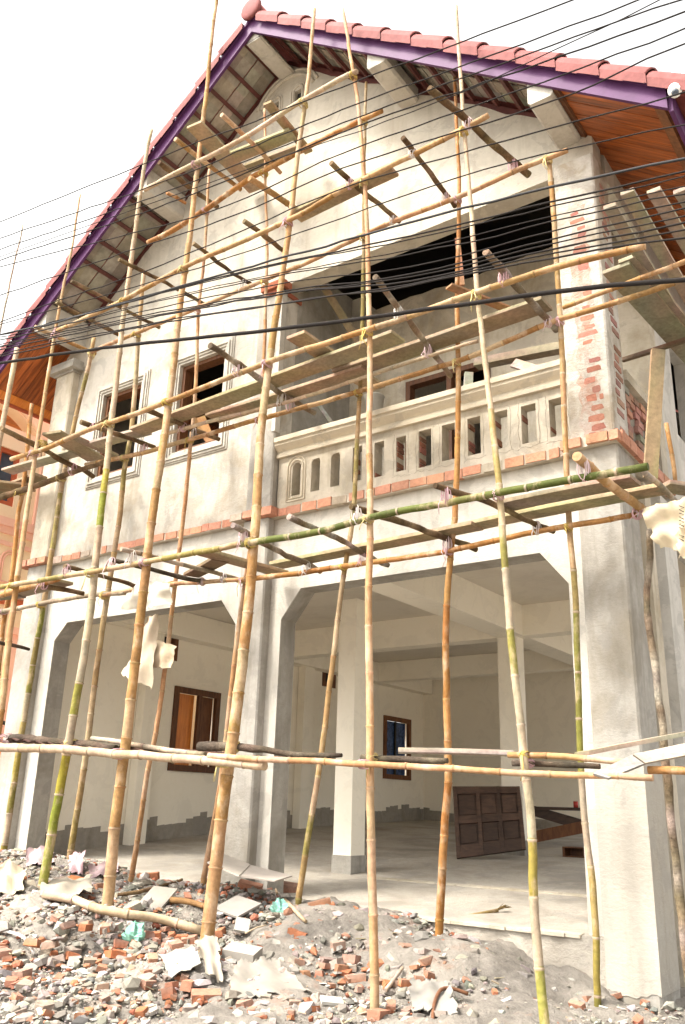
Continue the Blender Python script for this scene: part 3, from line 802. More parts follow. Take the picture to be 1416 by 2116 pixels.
mb = MB(); mb.tube([(-12.38, pg[1] - .65, 2.15), (-12.38, pg[1] + .3, 1.9)], .03, 6); mb.build('rail', 'dark_iron', gate)

# ------------------------------------------------------------------ bamboo scaffold
PAL = {
 'tan':    [(.44, .25, .10), (.50, .30, .14), (.40, .215, .075), (.50, .34, .19)],
 'pale':   [(.52, .39, .26), (.55, .42, .29), (.47, .34, .22)],
 'pinkt':  [(.54, .30, .155), (.55, .35, .21), (.49, .26, .12)],
 'orange': [(.42, .19, .055), (.46, .23, .08), (.36, .155, .042)],
 'green':  [(.24, .22, .05), (.34, .27, .06), (.44, .36, .25), (.27, .24, .06), (.40, .29, .11)],
 'lime':   [(.22, .23, .03), (.36, .29, .04), (.44, .36, .25), (.27, .26, .05)],
 'mixed':  [(.38, .25, .11), (.28, .22, .07), (.44, .32, .19), (.40, .28, .14)],
 'dgreen': [(.10, .12, .025), (.13, .14, .03), (.18, .17, .05)],
 'grey':   [(.36, .29, .21), (.30, .235, .16), (.42, .35, .28)],
 'bark':   [(.19, .12, .06), (.25, .16, .085), (.15, .095, .05), (.30, .21, .12)],
 'birch':  [(.28, .205, .13), (.46, .39, .31), (.22, .16, .1), (.50, .43, .36), (.33, .24, .155)],
 'darklog': [(.12, .09, .065), (.18, .14, .1), (.095, .072, .05)],
}
MEMBERS = []                              # (object, polyline, radius, role)
def resample(pts, step):
    pts = [np.asarray(p, float) for p in pts]
    # gentle Catmull-Rom through the surveyed points
    P = [2 * pts[0] - pts[1]] + pts + [2 * pts[-1] - pts[-2]]
    out = []
    for i in range(1, len(P) - 2):
        n = max(1, int(np.linalg.norm(P[i + 1] - P[i]) / step))
        for k in range(n):
            t = k / n
            out.append(.5 * ((2 * P[i]) + (-P[i - 1] + P[i + 1]) * t + (2 * P[i - 1] - 5 * P[i] + 4 * P[i + 1] - P[i + 2]) * t * t + (-P[i - 1] + 3 * P[i] - 3 * P[i + 1] + P[i + 2]) * t ** 3))
    out.append(pts[-1]); return out
def bamboo(name, label, pts3, d0, d1, pal, cat='pole', group=None, role='post', bow=.0):
    """pts3 surveyed 3D points; d0,d1 diameters in metres at the two ends."""
    pal, pal2 = (pal.split('>') + [pal])[:2] if '>' in pal else (pal, pal)
    cols = PAL[pal]; woody = pal in ('bark', 'birch', 'darklog')
    pl = resample(pts3, .11)
    if True:
        a = max(bow, .006 if woody else .0022)
        j = np.cumsum(RNG.normal(0, a, (len(pl), 3)), 0); lin = np.linspace(0, 1, len(pl))[:, None]
        j = j - lin * j[-1]
        pl = [p + q for p, q in zip(pl, j)]
    P = []; Rr = []; C = []
    dist = 0; nxt = random.uniform(.1, .3); cur = jit(random.choice(cols), .1); total = sum(np.linalg.norm(pl[i + 1] - pl[i]) for i in range(len(pl) - 1)) + 1e-6
    for i, p in enumerate(pl):
        if i: dist += np.linalg.norm(p - pl[i - 1])
        r = (d0 + (d1 - d0) * min(1, dist / total)) / 2
        if woody:
            P.append(p); Rr.append(r * random.uniform(.86, 1.12)); C.append(jit(random.choice(cols), .2))
            continue
        if dist >= nxt and 0 < i < len(pl) - 1:
            d = pl[i + 1] - pl[i - 1]; d = d / np.linalg.norm(d)
            nodec = jit((.50, .39, .27) if pal in ('green', 'lime', 'dgreen') else tuple(min(.7, q * random.uniform(.95, 1.15)) for q in cur), .1)
            nd2 = tuple(q * .62 for q in cur)
            for off, k, cc in ((-.02, 1.0, cur), (-.009, 1.08, nodec), (0.0, 1.16, nodec), (.006, .97, nd2)):
                P.append(p + d * off); Rr.append(r * k); C.append(cc)
            cur = jit(random.choice(PAL[pal2] if dist / total > random.uniform(.28, .5) else cols), .12)
            P.append(p + d * .014); Rr.append(r); C.append(cur)
            nxt = dist + random.uniform(.26, .4) * (1.0 if d0 > .05 else .75)
        else:
            P.append(p); Rr.append(r * random.uniform(.975, 1.02)); C.append(jit(cur, .06))
    mb = MB(); mb.tube(P, Rr, 10 if d0 > .035 else 7, C)
    o = mb.build(name, 'bark' if woody else 'bamboo', None, label, cat, group)
    MEMBERS.append((o, pl, (d0 + d1) / 4, role))
    return o
def V(pts, f): return [f(*p) for p in pts]
GP, GLd, GPt = 'upright poles of the scaffold', 'long horizontal poles of the scaffold', 'short cross poles of the scaffold'
def post(label, px, f, dpx0, dpx1, pal, foot=True):
    P = V(px, f)
    if foot:
        a = P[0].copy(); a[2] = min(a[2], float(ground_z(a[0], a[1]))) - .12; P = [a] + P
    bamboo('bamboo_upright', label, P, px2m(dpx0 * .9, P[0]), px2m(dpx1 * .95, P[-1]), pal, 'pole', GP, 'post')
post('bamboo upright, green below and pale above, outer row nearest the left corner', [(88, 1830), (112, 1690), (150, 1480), (180, 1300), (205, 1090), (226, 900), (250, 690), (270, 540), (286, 420), (300, 330), (313, 268)], PF, 23, 8, 'lime>pale')
post('golden bamboo upright of the outer row, tallest, its tip passing the roof edge', [(222, 1870), (237, 1740), (255, 1600), (270, 1470), (297, 1250), (315, 1100), (350, 850), (375, 640), (395, 480), (410, 330), (421, 230), (436, 90), (452, -40)], PF, 28, 7, 'tan')
post('thickest orange bamboo upright of the outer row standing before the middle column', [(425, 1965), (446, 1790), (470, 1600), (489, 1480), (508, 1310), (526, 1110), (545, 880), (560, 740), (590, 540), (615, 330), (636, 160), (650, 18)], PF, 33, 7, 'tan')
post('straight orange bamboo upright of the outer row in the middle of the right opening', [(775, 2075), (769, 1780), (765, 1600), (766, 1500), (764, 1240), (766, 1060), (762, 850), (762, 700), (758, 480), (750, 330), (735, 170), (708, 18)], PF, 22, 7, 'pinkt')
post('mottled green and pink bamboo upright leaning left, the outer row nearest the right column', [(1127, 2140), (1108, 1900), (1100, 1700), (1085, 1560), (1060, 1330), (1040, 1090), (1018, 870), (990, 640), (975, 430), (960, 250), (943, 12)], PF, 24, 7, 'green>pale')
post('long tan bamboo upright of the outer row passing before the neighbouring orange house', [(-6, 1540), (22, 1310), (42, 1160), (60, 1030), (80, 900), (105, 740), (130, 600), (148, 520), (166, 402)], PF, 20, 4, 'tan')
post('thin bamboo upright with its tip against the purple barge board at the far left edge', [(-35, 1090), (0, 905), (18, 810), (35, 720)], PF, 13, 11, 'pale', False)
post('hair-thin bamboo tip standing in the white sky at the far left', [(-20, 790), (2, 675), (25, 560), (40, 500), (47, 465)], PF, 6, 3, 'grey', False)
post('dark thin bamboo upright behind the outer row before the orange house', [(-10, 1450), (8, 1290), (23, 1200), (37, 1060), (46, 1020), (58, 910), (66, 835)], PB, 12, 9, 'orange', False)
post('green bamboo upright of the inner row against the left corner pier', [(10, 1745), (50, 1490), (90, 1240), (108, 1120), (126, 1000), (155, 860), (180, 770), (194, 698)], PB, 16, 9, 'green>mixed')
post('dark green bamboo upright of the inner row before the left window', [(145, 1772), (172, 1590), (188, 1475), (202, 1360), (220, 1235), (246, 1060), (256, 970), (272, 873), (287, 690), (298, 560)], PB, 16, 9, 'mixed')
post('thin pale bamboo upright of the inner row before the right-hand window of the left wall', [(270, 1822), (307, 1590), (320, 1530), (345, 1360), (362, 1210), (381, 1060), (395, 930), (405, 815), (412, 635), (422, 545), (428, 430), (433, 350)], PB, 13, 6, 'pinkt')
post('thin bamboo upright of the inner row half hidden behind the thickest pole', [(422, 1815), (455, 1620), (480, 1400), (503, 1220), (525, 1060), (535, 875), (543, 775), (550, 530), (549, 380), (547, 225)], PB, 14, 5, 'pinkt')
post('split pale bamboo upright of the inner row beside the white inner column', [(618, 1858), (655, 1605), (685, 1385), (706, 1215), (728, 1060), (743, 815), (747, 705), (751, 540), (753, 350), (757, 170)], PB, 15, 6, 'mixed')
post('dark orange bamboo upright of the inner row before the leaning brown door', [(908, 1925), (920, 1725), (929, 1580), (924, 1310), (934, 1135), (943, 1040), (948, 830), (944, 600), (948, 400), (945, 280), (940, 160)], PB, 20, 7, 'orange')
post('yellow and green bamboo upright of the inner row against the right column', [(1236, 2085), (1230, 1865), (1213, 1730), (1203, 1600), (1198, 1360), (1190, 1210), (1180, 1090), (1173, 960), (1165, 770), (1159, 650), (1148, 500), (1135, 335)], PB, 17, 11, 'green>tan')
post('crooked bark-covered tree trunk prop right of the right column', [(1430, 2040), (1400, 1810), (1375, 1620), (1366, 1500), (1356, 1400), (1340, 1255), (1345, 1150), (1342, 1095)], lambda a, b: PY(a, b, -.55), 24, 14, 'birch')
post('short bamboo post beside the side wall at the right edge', [(1398, 1000), (1390, 940), (1377, 875)], lambda a, b: PY(a, b, .2), 10, 10, 'tan', False)

def ledger(label, px, f, d0, d1, pal, bow=0):
    P = V(px, f); bamboo('bamboo_ledger', label, P, px2m(d0, P[0]), px2m(d1, P[-1]), pal, 'pole', GLd, 'ledger', bow)
low = lambda a, b: PY(a, b, -1.83)
def PFo(px, py):                         # outer ledgers sit on the street side of the outer uprights
    p = PF(px, py); return PY(px, py, p[1] - .07)
def PBo(px, py): return PY(px, py, -.57)
ledger('peeling pale bamboo rail at waist height on the left, running out of the picture', [(-60, 1540), (0, 1543), (200, 1556), (380, 1570), (548, 1583)], lambda a, b: PY(a, b, -1.9), 17, 19, 'pale', .004)
ledger('pale bamboo rail at waist height across the right opening', [(432, 1562), (600, 1573), (760, 1580), (1000, 1592), (1200, 1602), (1350, 1608)], lambda a, b: PY(a, b, -1.92), 13, 14, 'pinkt')
ledger('dark weathered log laid on the waist-height rails before the middle column', [(410, 1541), (520, 1549), (620, 1560), (706, 1561)], lambda a, b: PY(a, b, -1.72), 20, 10, 'darklog')
ledger('grey log end tied at waist height to the leftmost green upright', [(20, 1527), (85, 1533), (150, 1537), (240, 1547)], lambda a, b: PY(a, b, -1.66), 18, 16, 'darklog')
ledger('thin pale log crossing at waist height behind the golden upright', [(190, 1526), (262, 1536), (350, 1550), (424, 1560)], lambda a, b: PY(a, b, -1.6), 10, 12, 'grey')
ledger('short grey log at waist height left of the dark orange upright', [(750, 1566), (840, 1570), (925, 1572)], lambda a, b: PY(a, b, -1.7), 15, 12, 'darklog')
ledger('orange bamboo at waist height ending at the right column', [(1050, 1560), (1170, 1566), (1300, 1576)], lambda a, b: PY(a, b, -1.72), 13, 13, 'tan')
ledger('short grey cut log at waist height under the pale board', [(1062, 1578), (1140, 1580), (1240, 1584)], lambda a, b: PY(a, b, -1.62), 14, 12, 'darklog')
ledger('orange bamboo stub at waist height leaving the picture on the right', [(1340, 1592), (1440, 1594)], lambda a, b: PY(a, b, -1.2), 17, 17, 'orange')
ledger('outer green bamboo ledger under the brick belt, its right half fresh green', [(500, 1125), (640, 1102), (770, 1070), (900, 1046), (1030, 1020), (1180, 992), (1340, 964)], PFo, 14, 17, 'dgreen')
ledger('outer grey-green bamboo ledger under the brick belt left of the middle column', [(0, 1213), (60, 1203), (191, 1182), (320, 1160), (420, 1141), (530, 1117)], PFo, 10, 13, 'mixed')
ledger('inner orange bamboo ledger over the right opening', [(490, 1199), (600, 1187), (708, 1168), (928, 1136), (1108, 1097), (1315, 1064)], PBo, 11, 12, 'orange')
ledger('inner thin bamboo ledger over the left opening', [(206, 1232), (330, 1210), (420, 1204), (520, 1196)], PBo, 9, 9, 'pinkt')
ledger('inner bamboo ledger below the brick belt at the left corner, ending in a cut stub', [(-40, 1272), (0, 1265), (78, 1249), (184, 1231), (258, 1226)], PBo, 10, 9, 'grey')
ledger('thick split bamboo lying on the left scaffold below the brick belt', [(-20, 1236), (50, 1215), (121, 1196)], lambda a, b: PY(a, b, -1.35), 12, 12, 'orange')
ledger('outer long tan bamboo ledger at window height across the whole front', [(24, 948), (100, 924), (190, 886), (345, 832), (550, 750), (708, 700), (860, 650), (988, 605), (1158, 552), (1256, 526), (1334, 508)], PFo, 10, 15, 'tan')
ledger('inner tan bamboo ledger at window height with a green right end', [(-30, 1040), (0, 1026), (80, 1000), (165, 970), (220, 953)], PBo, 15, 10, 'bark', .006)
ledger('inner tan bamboo ledger under the decking before the right window and balcony', [(178, 960), (280, 938), (400, 905), (530, 867), (708, 817), (938, 745), (1040, 705), (1138, 662), (1280, 620), (1416, 575), (1470, 556)], PBo, 9, 13, 'tan')
ledger('middle bamboo ledger hidden under the planks of the balcony decking', [(345, 896), (442, 869), (600, 830), (768, 776), (870, 742), (988, 705)], lambda a, b: PY(a, b, -.72), 8, 8, 'pale')
ledger('bamboo ledger ending at the brick pillar and leaving the picture on the right', [(1163, 636), (1290, 588), (1416, 540), (1470, 520)], lambda a, b: PY(a, b, -.75), 10, 12, 'tan')
ledger('thin branch tied beside the outer ledger at the far left window', [(98, 922), (190, 884), (232, 852)], lambda a, b: PY(a, b, -1.3), 7, 6, 'bark')
ledger('outer bamboo ledger above the windows rising to the gable on the right', [(120, 683), (245, 625), (380, 555), (600, 455), (708, 395), (848, 325), (953, 270), (1010, 238)], PFo, 9, 12, 'tan')
ledger('inner bamboo ledger above the windows and along the balcony lintel', [(190, 727), (320, 672), (410, 635), (530, 585), (645, 537), (708, 505), (818, 455), (948, 405), (1060, 355), (1173, 310)], PBo, 8, 12, 'pinkt')
ledger('highest pale bamboo ledger of the outer row with a broken right end', [(298, 392), (400, 338), (500, 285), (630, 205), (700, 165), (738, 147)], PFo, 9, 11, 'pale')
ledger('highest orange bamboo ledger of the inner row before the gable', [(306, 501), (350, 478), (394, 450), (515, 370), (620, 312), (708, 267), (790, 228)], PBo, 11, 11, 'orange')

def putlog(label, a, b, fa, fb, d, pal):
    A, B = fa(*a), fb(*b); m = (A + B) / 2 + np.array([0, 0, random.uniform(-.01, .015)])
    bamboo('cross_pole', label, [A, m, B], px2m(d, A), px2m(d * .85, B), pal, 'pole', GPt, 'putlog')
def zf(z): return lambda a, b: PZ(a, b, z)
Z2, Z3, Z4, Z5 = 3.36, 5.38, 7.34, 9.12
for lab, a, b, z, d, pal in [
 ('topmost short cross pole over the left plank of the gable decking', (458, 237), (580, 357), Z5, 10, 'pinkt'),
 ('sawn cross timber left of the highest plank deck', (362, 287), (498, 392), Z5, 10, 'tan'),
 ('cross pole over the left roof bracket', (330, 333), (450, 428), Z5, 11, 'bark'),
 ('thin cross pole against the left roof bracket', (345, 398), (384, 420), Z5 - .1, 8, 'orange'),
 ('long bamboo brace slanting down right before the gable', (516, 368), (712, 498), 8.6, 13, 'tan'),
 ('dark cross pole between the balcony column and the golden upright, above the windows', (505, 456), (592, 522), Z4, 11, 'bark'),
 ('small cross pole right of the golden upright above the windows', (400, 503), (526, 590), Z4, 9, 'bark'),
 ('cross pole above the gap between the two windows', (245, 536), (432, 632), Z4, 9, 'bark'),
 ('cross pole above the left window', (150, 582), (330, 677), Z4, 9, 'bark'),
 ('cross pole tied with white string over the left roof eave', (117, 622), (252, 695), Z4, 10, 'bark'),
 ('cross pole at the far left above the lowest bracket', (72, 675), (198, 731), Z4, 9, 'tan'),
 ('thick dark cross pole before the gable near the right bracket', (884, 183), (1093, 361), Z4 + .05, 16, 'bark'),
 ('thin bark cross pole before the middle of the gable', (832, 284), (941, 426), Z4, 12, 'bark'),
 ('dark cross pole under the single plank before the gable', (684, 336), (826, 458), Z4, 12, 'bark'),
 ('grey cross pole through the top of the right window', (435, 714), (650, 853), Z3, 14, 'birch'),
 ('cross pole under the decking before the right window', (299, 843), (453, 908), Z3, 11, 'bark'),
 ('cross pole under the short board before the left window', (168, 871), (320, 924), Z3, 11, 'bark'),
 ('dark cross pole at the left corner at window height', (2, 884), (193, 985), Z3, 12, 'bark'),
 ('crooked cross pole before the balcony back window', (776, 571), (931, 777), Z3, 13, 'birch'),
 ('thick cross pole carrying the balcony planks beside the brick pillar', (1005, 522), (1150, 682), Z3, 16, 'birch'),
 ('cross pole below the left end of the brick belt', (133, 1171), (281, 1213), Z2, 10, 'bark'),
 ('short cross pole at the left corner below the brick belt', (85, 1209), (173, 1227), Z2, 11, 'bark'),
 ('dark cross pole under the left opening beam', (235, 1157), (425, 1202), Z2, 11, 'darklog'),
 ('square timber cross piece left of the thickest upright', (250, 1134), (492, 1197), Z2 + .02, 10, 'grey'),
 ('bark cross pole right of the thickest upright below the brick belt', (482, 1084), (662, 1181), Z2, 13, 'birch'),
 ('dark bark cross pole starting under the middle of the brick belt', (597, 1069), (802, 1168), Z2, 13, 'birch'),
 ('bark cross pole tied with pink string left of the leaning mottled upright', (727, 1046), (984, 1136), Z2, 15, 'bark'),
 ('sawn cross timber under the right end of the balcony', (900, 1003), (1144, 1098), Z2, 14, 'bark'),
 ('thick pale-ended cross pole under the corner of the balcony', (1192, 944), (1332, 1055), Z2, 21, 'tan'),
 ('cross pole beside the wooden post under the balcony corner', (1322, 968), (1395, 1034), Z2 - .02, 13, 'grey'),
 ('dark cross pole near the orange house at the left edge', (-10, 1325), (60, 1342), Z2 - .5, 8, 'darklog'),
]:
    putlog(lab, a, b, zf(z), zf(z), d, pal)

# planks -----------------------------------------------------------
GPk = 'scaffold planks'
def plank3(label, A, B, width, thick=.035, tone=(.40, .29, .16), side=None, name='plank', cat='plank', group=GPk, lift=True):
    A, B = np.asarray(A, float), np.asarray(B, float)
    d = B - A; L = np.linalg.norm(d); d /= L
    up = np.array([0, 0, 1.0]) if abs(d[2]) < .7 else np.array([0, 1.0, 0])
    w = np.cross(up, d) if side is None else np.asarray(side, float); w = w - d * np.dot(w, d); w /= np.linalg.norm(w); n = np.cross(d, w)
    if n[2] < 0: n = -n
    g_ = sum(tone) / 3; tone = tuple(q * .72 + g_ * m_ for q, m_ in zip(tone, (.27, .235, .20)))   # weathered
    mb = MB(); k = max(3, int(L / .35)); c = jit(tone, .1)
    vs = []; cs = []; tw = random.uniform(-.012, .012); bw = random.uniform(-.008, .012)
    for i in range(k + 1):
        t = i / k; p = A + d * L * t + n * (bw * math.sin(math.pi * t) * L * .5)
        ww = width / 2 * random.uniform(.975, 1.02); a_ = tw * (t - .5)
        wd = w * math.cos(a_) + n * math.sin(a_)
        if i in (0, k): p = p + d * random.uniform(-.01, .01)
        for (s_, h_) in ((-1, 0), (1, 0), (1, 1), (-1, 1)):
            vs.append(p + wd * s_ * ww + n * thick * h_)
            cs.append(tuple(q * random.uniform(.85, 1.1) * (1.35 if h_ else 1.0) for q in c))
    fs = [(3, 2, 1, 0), (k * 4, k * 4 + 1, k * 4 + 2, k * 4 + 3)]
    for i in range(k):
        for j in range(4): fs.append((i * 4 + j, i * 4 + (j + 1) % 4, i * 4 + 4 + (j + 1) % 4, i * 4 + 4 + j))
    mb.add(vs, fs, False, cs)
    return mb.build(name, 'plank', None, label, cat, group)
def plank(label, a, b, z, width, **kw): return plank3(label, PZ(*a, z), PZ(*b, z), width, **kw)
plank('longest grey-brown plank of the decking, before the right window and balcony column', (282, 894), (824, 697), 5.44, .24)
plank('inner plank of the decking under the right window', (438, 867), (760, 768), 5.43, .25, tone=(.42, .30, .16))
plank('inner plank of the balcony decking ending beside the brick pillar', (700, 777), (1130, 630), 5.47, .25, tone=(.40, .29, .17))
plank('wide slanting plank lying across the balcony decking', (610, 694), (780, 806), 5.52, .24, tone=(.44, .32, .17))
plank('short plank lying out to the street before the left window', (106, 896), (200, 952), 5.46, .3, tone=(.40, .30, .18))
plank('narrow board beside the short plank before the left window', (150, 905), (238, 944), 5.46, .12, tone=(.36, .26, .15))
plank('pale board along the wall under the left window', (192, 922), (302, 893), 5.46, .2, tone=(.46, .38, .26))
plank('grey board running to the orange house at window height', (14, 977), (154, 938), 5.43, .2, tone=(.44, .36, .25))
plank('worn brown board at the far left edge at window height', (-30, 1000), (70, 1010), 5.40, .3, tone=(.34, .24, .13))
plank('second worn board at the far left edge, over the rail', (-30, 1025), (85, 985), 5.48, .22, tone=(.36, .26, .15))
plank('plank pointing out of the gable decking at its left end', (401, 259), (529, 394), 9.2, .24, tone=(.46, .36, .20))
plank('narrow sawn board across the gable decking at its right end', (552, 214), (638, 316), 9.22, .12, tone=(.42, .27, .13))
plank('outer plank of the gable decking under the vents', (484, 326), (604, 278), 9.17, .2, tone=(.44, .36, .20))
plank('inner plank of the gable decking under the vents', (512, 350), (622, 308), 9.17, .16, tone=(.42, .33, .18))
plank('single plank before the middle of the gable', (612, 450), (814, 353), 7.38, .2, tone=(.42, .31, .17))
plank('long narrow plank over the right opening, left length', (572, 1171), (985, 1090), 3.42, .22, tone=(.42, .31, .17))
plank('long narrow plank over the right opening, right length ending under the balcony corner', (900, 1107), (1376, 1013), 3.44, .22, tone=(.44, .33, .18))
plank('outer plank under the balcony corner', (1035, 1051), (1312, 996), 3.42, .24, tone=(.38, .29, .17))
plank('wide plank pointing inward behind the thickest upright', (420, 1144), (582, 1188), 3.43, .22, tone=(.40, .28, .14))
plank('dark broken board beside the wide plank under the brick belt', (395, 1192), (455, 1160), 3.42, .2, tone=(.26, .17, .09))
plank('dark plank of the left scaffold under the brick belt', (18, 1232), (128, 1204), 3.42, .3, tone=(.36, .28, .18))
plank('grey plank at the far left edge under the brick belt', (-40, 1240), (40, 1232), 3.40, .25, tone=(.30, .25, .18))
plank('reddish thin batten behind the balcony decking', (928, 593), (1048, 640), 5.62, .1, tone=(.44, .2, .08), thick=.02)
for i, (a, b, w_) in enumerate([((1260, 428), (1440, 720), .1), ((1296, 398), (1475, 710), .105), ((1352, 398), (1505, 650), .105), ((1406, 396), (1535, 590), .105)]):
    plank(('leftmost', 'second', 'third', 'rightmost')[i] + ' of the four dirty planks jutting out under the right eave', a, b, 5.62, w_, tone=(.40, .32, .215))
plank('widest plank of the side decking jutting out beside the brick pillar', (1274, 557), (1440, 745), 5.56, .25, tone=(.38, .31, .2))
plank('plank end behind the widest side plank', (1296, 538), (1440, 705), 5.6, .15, tone=(.36, .29, .19))
A, B = PY(1346, 985, -.25), PY(1362, 722, -.2)
plank3('upright brown wooden post beside the side railing', A, B, .12, .04, (.42, .27, .13), side=RIGHT, name='wooden_post', cat='post', group=None)
A, B = PY(1285, 748, .9), PY(1430, 702, .6)
plank3('thin dark rail crossing behind the brick pillar on the right', A, B, .05, .04, (.22, .13, .08), side=(0, 1, 0))
plank('plank of the side scaffold leaving the picture right of the balcony corner', (1372, 1008), (1470, 1022), 3.44, .2, tone=(.40, .32, .21))
A, B = PY(742, 708, .9), PY(640, 545, .2)
plank3('sawn brace leaning inside the balcony before the grey side wall', A, B, .1, .04, (.40, .28, .16), side=RIGHT)
A, B = PY(694, 885, .7), PY(660, 838, .55)
plank3('pale stick leaning on the grey side wall inside the balcony', A, B, .05, .03, (.45, .42, .36), side=RIGHT)
A, B = PY(985, 760, .8), PY(1180, 722, .8)
plank3('dusty timber lying above the balcony rail beside the brick pillar', A, B, .14, .09, (.34, .25, .18), side=(0, 1, 0))
A, B = PY(1062, 752, .7), PY(1120, 770, .7)
plank3('short pale offcut over the balcony rail', A, B, .12, .03, (.5, .42, .34), side=(0, .3, 1))
A, B = PY(970, 768, .9), PY(968, 810, .9)
plank3('short white post stub behind the balcony rail', A, B, .1, .08, (.6, .55, .48), side=RIGHT)
A, B = PY(955, 590, -.3), PY(945, 495, -.3)
plank3('split wooden stake tied to the dark orange upright', A, B, .05, .03, (.5, .25, .11), side=RIGHT)
for i, (a, b) in enumerate([((436, 912), (415, 862)), ((404, 828), (384, 812)), ((432, 918), (402, 866))]):
    A, B = PY(*a, .35), PY(*b, .3)
    plank3(('wider orange board leaning inside the right window', 'small orange offcut in the right window', 'narrow orange board leaning inside the right window')[i], A, B, (.12, .07, .06)[i], .02, (.55, .26, .08), side=RIGHT)
# boards and rusty sheets on the waist-high rails
plank('pale flat board on the waist-high rails before the door', (825, 1556), (1060, 1562), 1.36, .26, tone=(.56, .48, .38))
A, B = PY(1205, 1562, -1.5), PY(1450, 1515, -.9)
plank3('cement-crusted board rising to the right at waist height', A, B, .25, .03, (.45, .35, .25))
def deck_board(label, quad, th, col):
    mb = MB(); a, b, c, d = (np.asarray(q, float) for q in quad); n = np.cross(b - a, d - a); n /= np.linalg.norm(n); n = n if n[2] > 0 else -n
    mb.hexa([a, b, c, d, a + n * th, b + n * th, c + n * th, d + n * th], jit(col, .05)); mb.build('loose_board', 'plank', None, label, 'board')
deck_board('white cut board lying over the rails at the right column', (PY(1226, 1602, -1.95), PY(1258, 1612, -1.95), PY(1336, 1580, -1.72), PY(1310, 1562, -1.72)), .015, (.36, .345, .32))
deck_board('pale plywood board at waist height on the right edge', (PY(1308, 1562, -1.9), PY(1334, 1580, -1.9), PY(1450, 1558, -1.8), PY(1450, 1532, -1.7), ), .02, (.46, .39, .32))
for i, (a, b, y_) in enumerate([((60, 1530), (240, 1550), -1.45), ((170, 1548), (330, 1553), -1.3), ((290, 1545), (432, 1556), -1.2)]):
    A, B = PY(*a, y_), PY(*b, y_)
    mb = MB(); d = (B - A); n = 14; vs = []
    for k in range(n + 1):
        p = A + d * (k / n)
        for wy in (-.3, .3): vs.append(p + np.array([0, wy, .012 * (1 if k % 2 else -1) + .02 * wy]))
    fs = [(2 * k, 2 * k + 1, 2 * k + 3, 2 * k + 2) for k in range(n)]
    m = len(vs); vs += [v + np.array([0, 0, .006]) for v in vs]; fs += [tuple(m + q for q in f[::-1]) for f in fs]
    mb.add(vs, fs)
    mb.build('corrugated_sheet', 'sheet_rust', None, ('rusty corrugated sheet on the waist-high rails by the left pier', 'rusty corrugated sheet lying between the leftmost uprights', 'rusty corrugated sheet at waist height before the inner window')[i], 'metal sheet')

# lashings at the crossings ---------------------------------------------------
def closest(P, Q):
    best = (9, None, None, None, None)
    P = np.array(P); Q = np.array(Q)
    D = np.linalg.norm(P[:, None] - Q[None], axis=2); i, j = np.unravel_index(D.argmin(), D.shape)
    i0, i1 = max(0, i - 1), min(len(P) - 1, i + 1); j0, j1 = max(0, j - 1), min(len(Q) - 1, j + 1)
    pf = np.array([P[i0] + (P[i1] - P[i0]) * t for t in np.linspace(0, 1, 15)]); qf = np.array([Q[j0] + (Q[j1] - Q[j0]) * t for t in np.linspace(0, 1, 15)])
    D = np.linalg.norm(pf[:, None] - qf[None], axis=2); a, b = np.unravel_index(D.argmin(), D.shape)
    return D[a, b], pf[a], qf[b], P[i1] - P[i0], Q[j1] - Q[j0]
STR = [(.52, .33, .35), (.56, .42, .42), (.58, .53, .5), (.50, .36, .10), (.52, .42, .18)]
nl = 0
for i, (o, pl, r, role) in enumerate(MEMBERS):
    if role != 'ledger': continue
    for (o2, pl2, r2, role2) in MEMBERS:
        if role2 == 'ledger': continue
        d, p, q, tp, tq = closest(pl, pl2)
        if d > .15: continue
        c = STR[3 + (nl % 2)] if role2 == 'post' and nl % 3 != 0 else STR[nl % 3]
        tp = tp / np.linalg.norm(tp); tq = tq / np.linalg.norm(tq)
        mid = (p + q) / 2; mb = MB()
        sep = q - p; sep = sep / (np.linalg.norm(sep) + 1e-6)
        for s_ in (-1, 1):               # two diagonal wraps around both poles
            ax = tp + s_ * tq; ax /= np.linalg.norm(ax) + 1e-6
            e1 = np.cross(ax, sep); e1 /= np.linalg.norm(e1) + 1e-6; e2 = np.cross(ax, e1)
            for k in range(3):
                cc = mid + ax * (k - 1) * .011 + RNG.normal(0, .002, 3)
                R1 = max(r, r2) * 1.22 + .004; R2 = (d / 2 + r + r2) * .62 + .01
                mb.tube([cc + e1 * R1 * math.cos(t) + e2 * R2 * math.sin(t) for t in np.linspace(0, 2 * math.pi, 13)], .0042, 5, [jit(c, .15)] * 13, caps=False)
        for k in range(random.choice([0, 1, 1, 2])):
            st = mid + np.array([random.uniform(-.02, .02), -.03 - r, -.01]); ln = random.uniform(.06, .2)
            mb.tube([st, st + np.array([random.uniform(-.03, .03), -.02, -ln * .5]), st + np.array([random.uniform(-.06, .06), -.015, -ln])], [.006, .005, .003], 4, [jit(c, .1)] * 3)
        mb.build('lashing', 'string', o); nl += 1

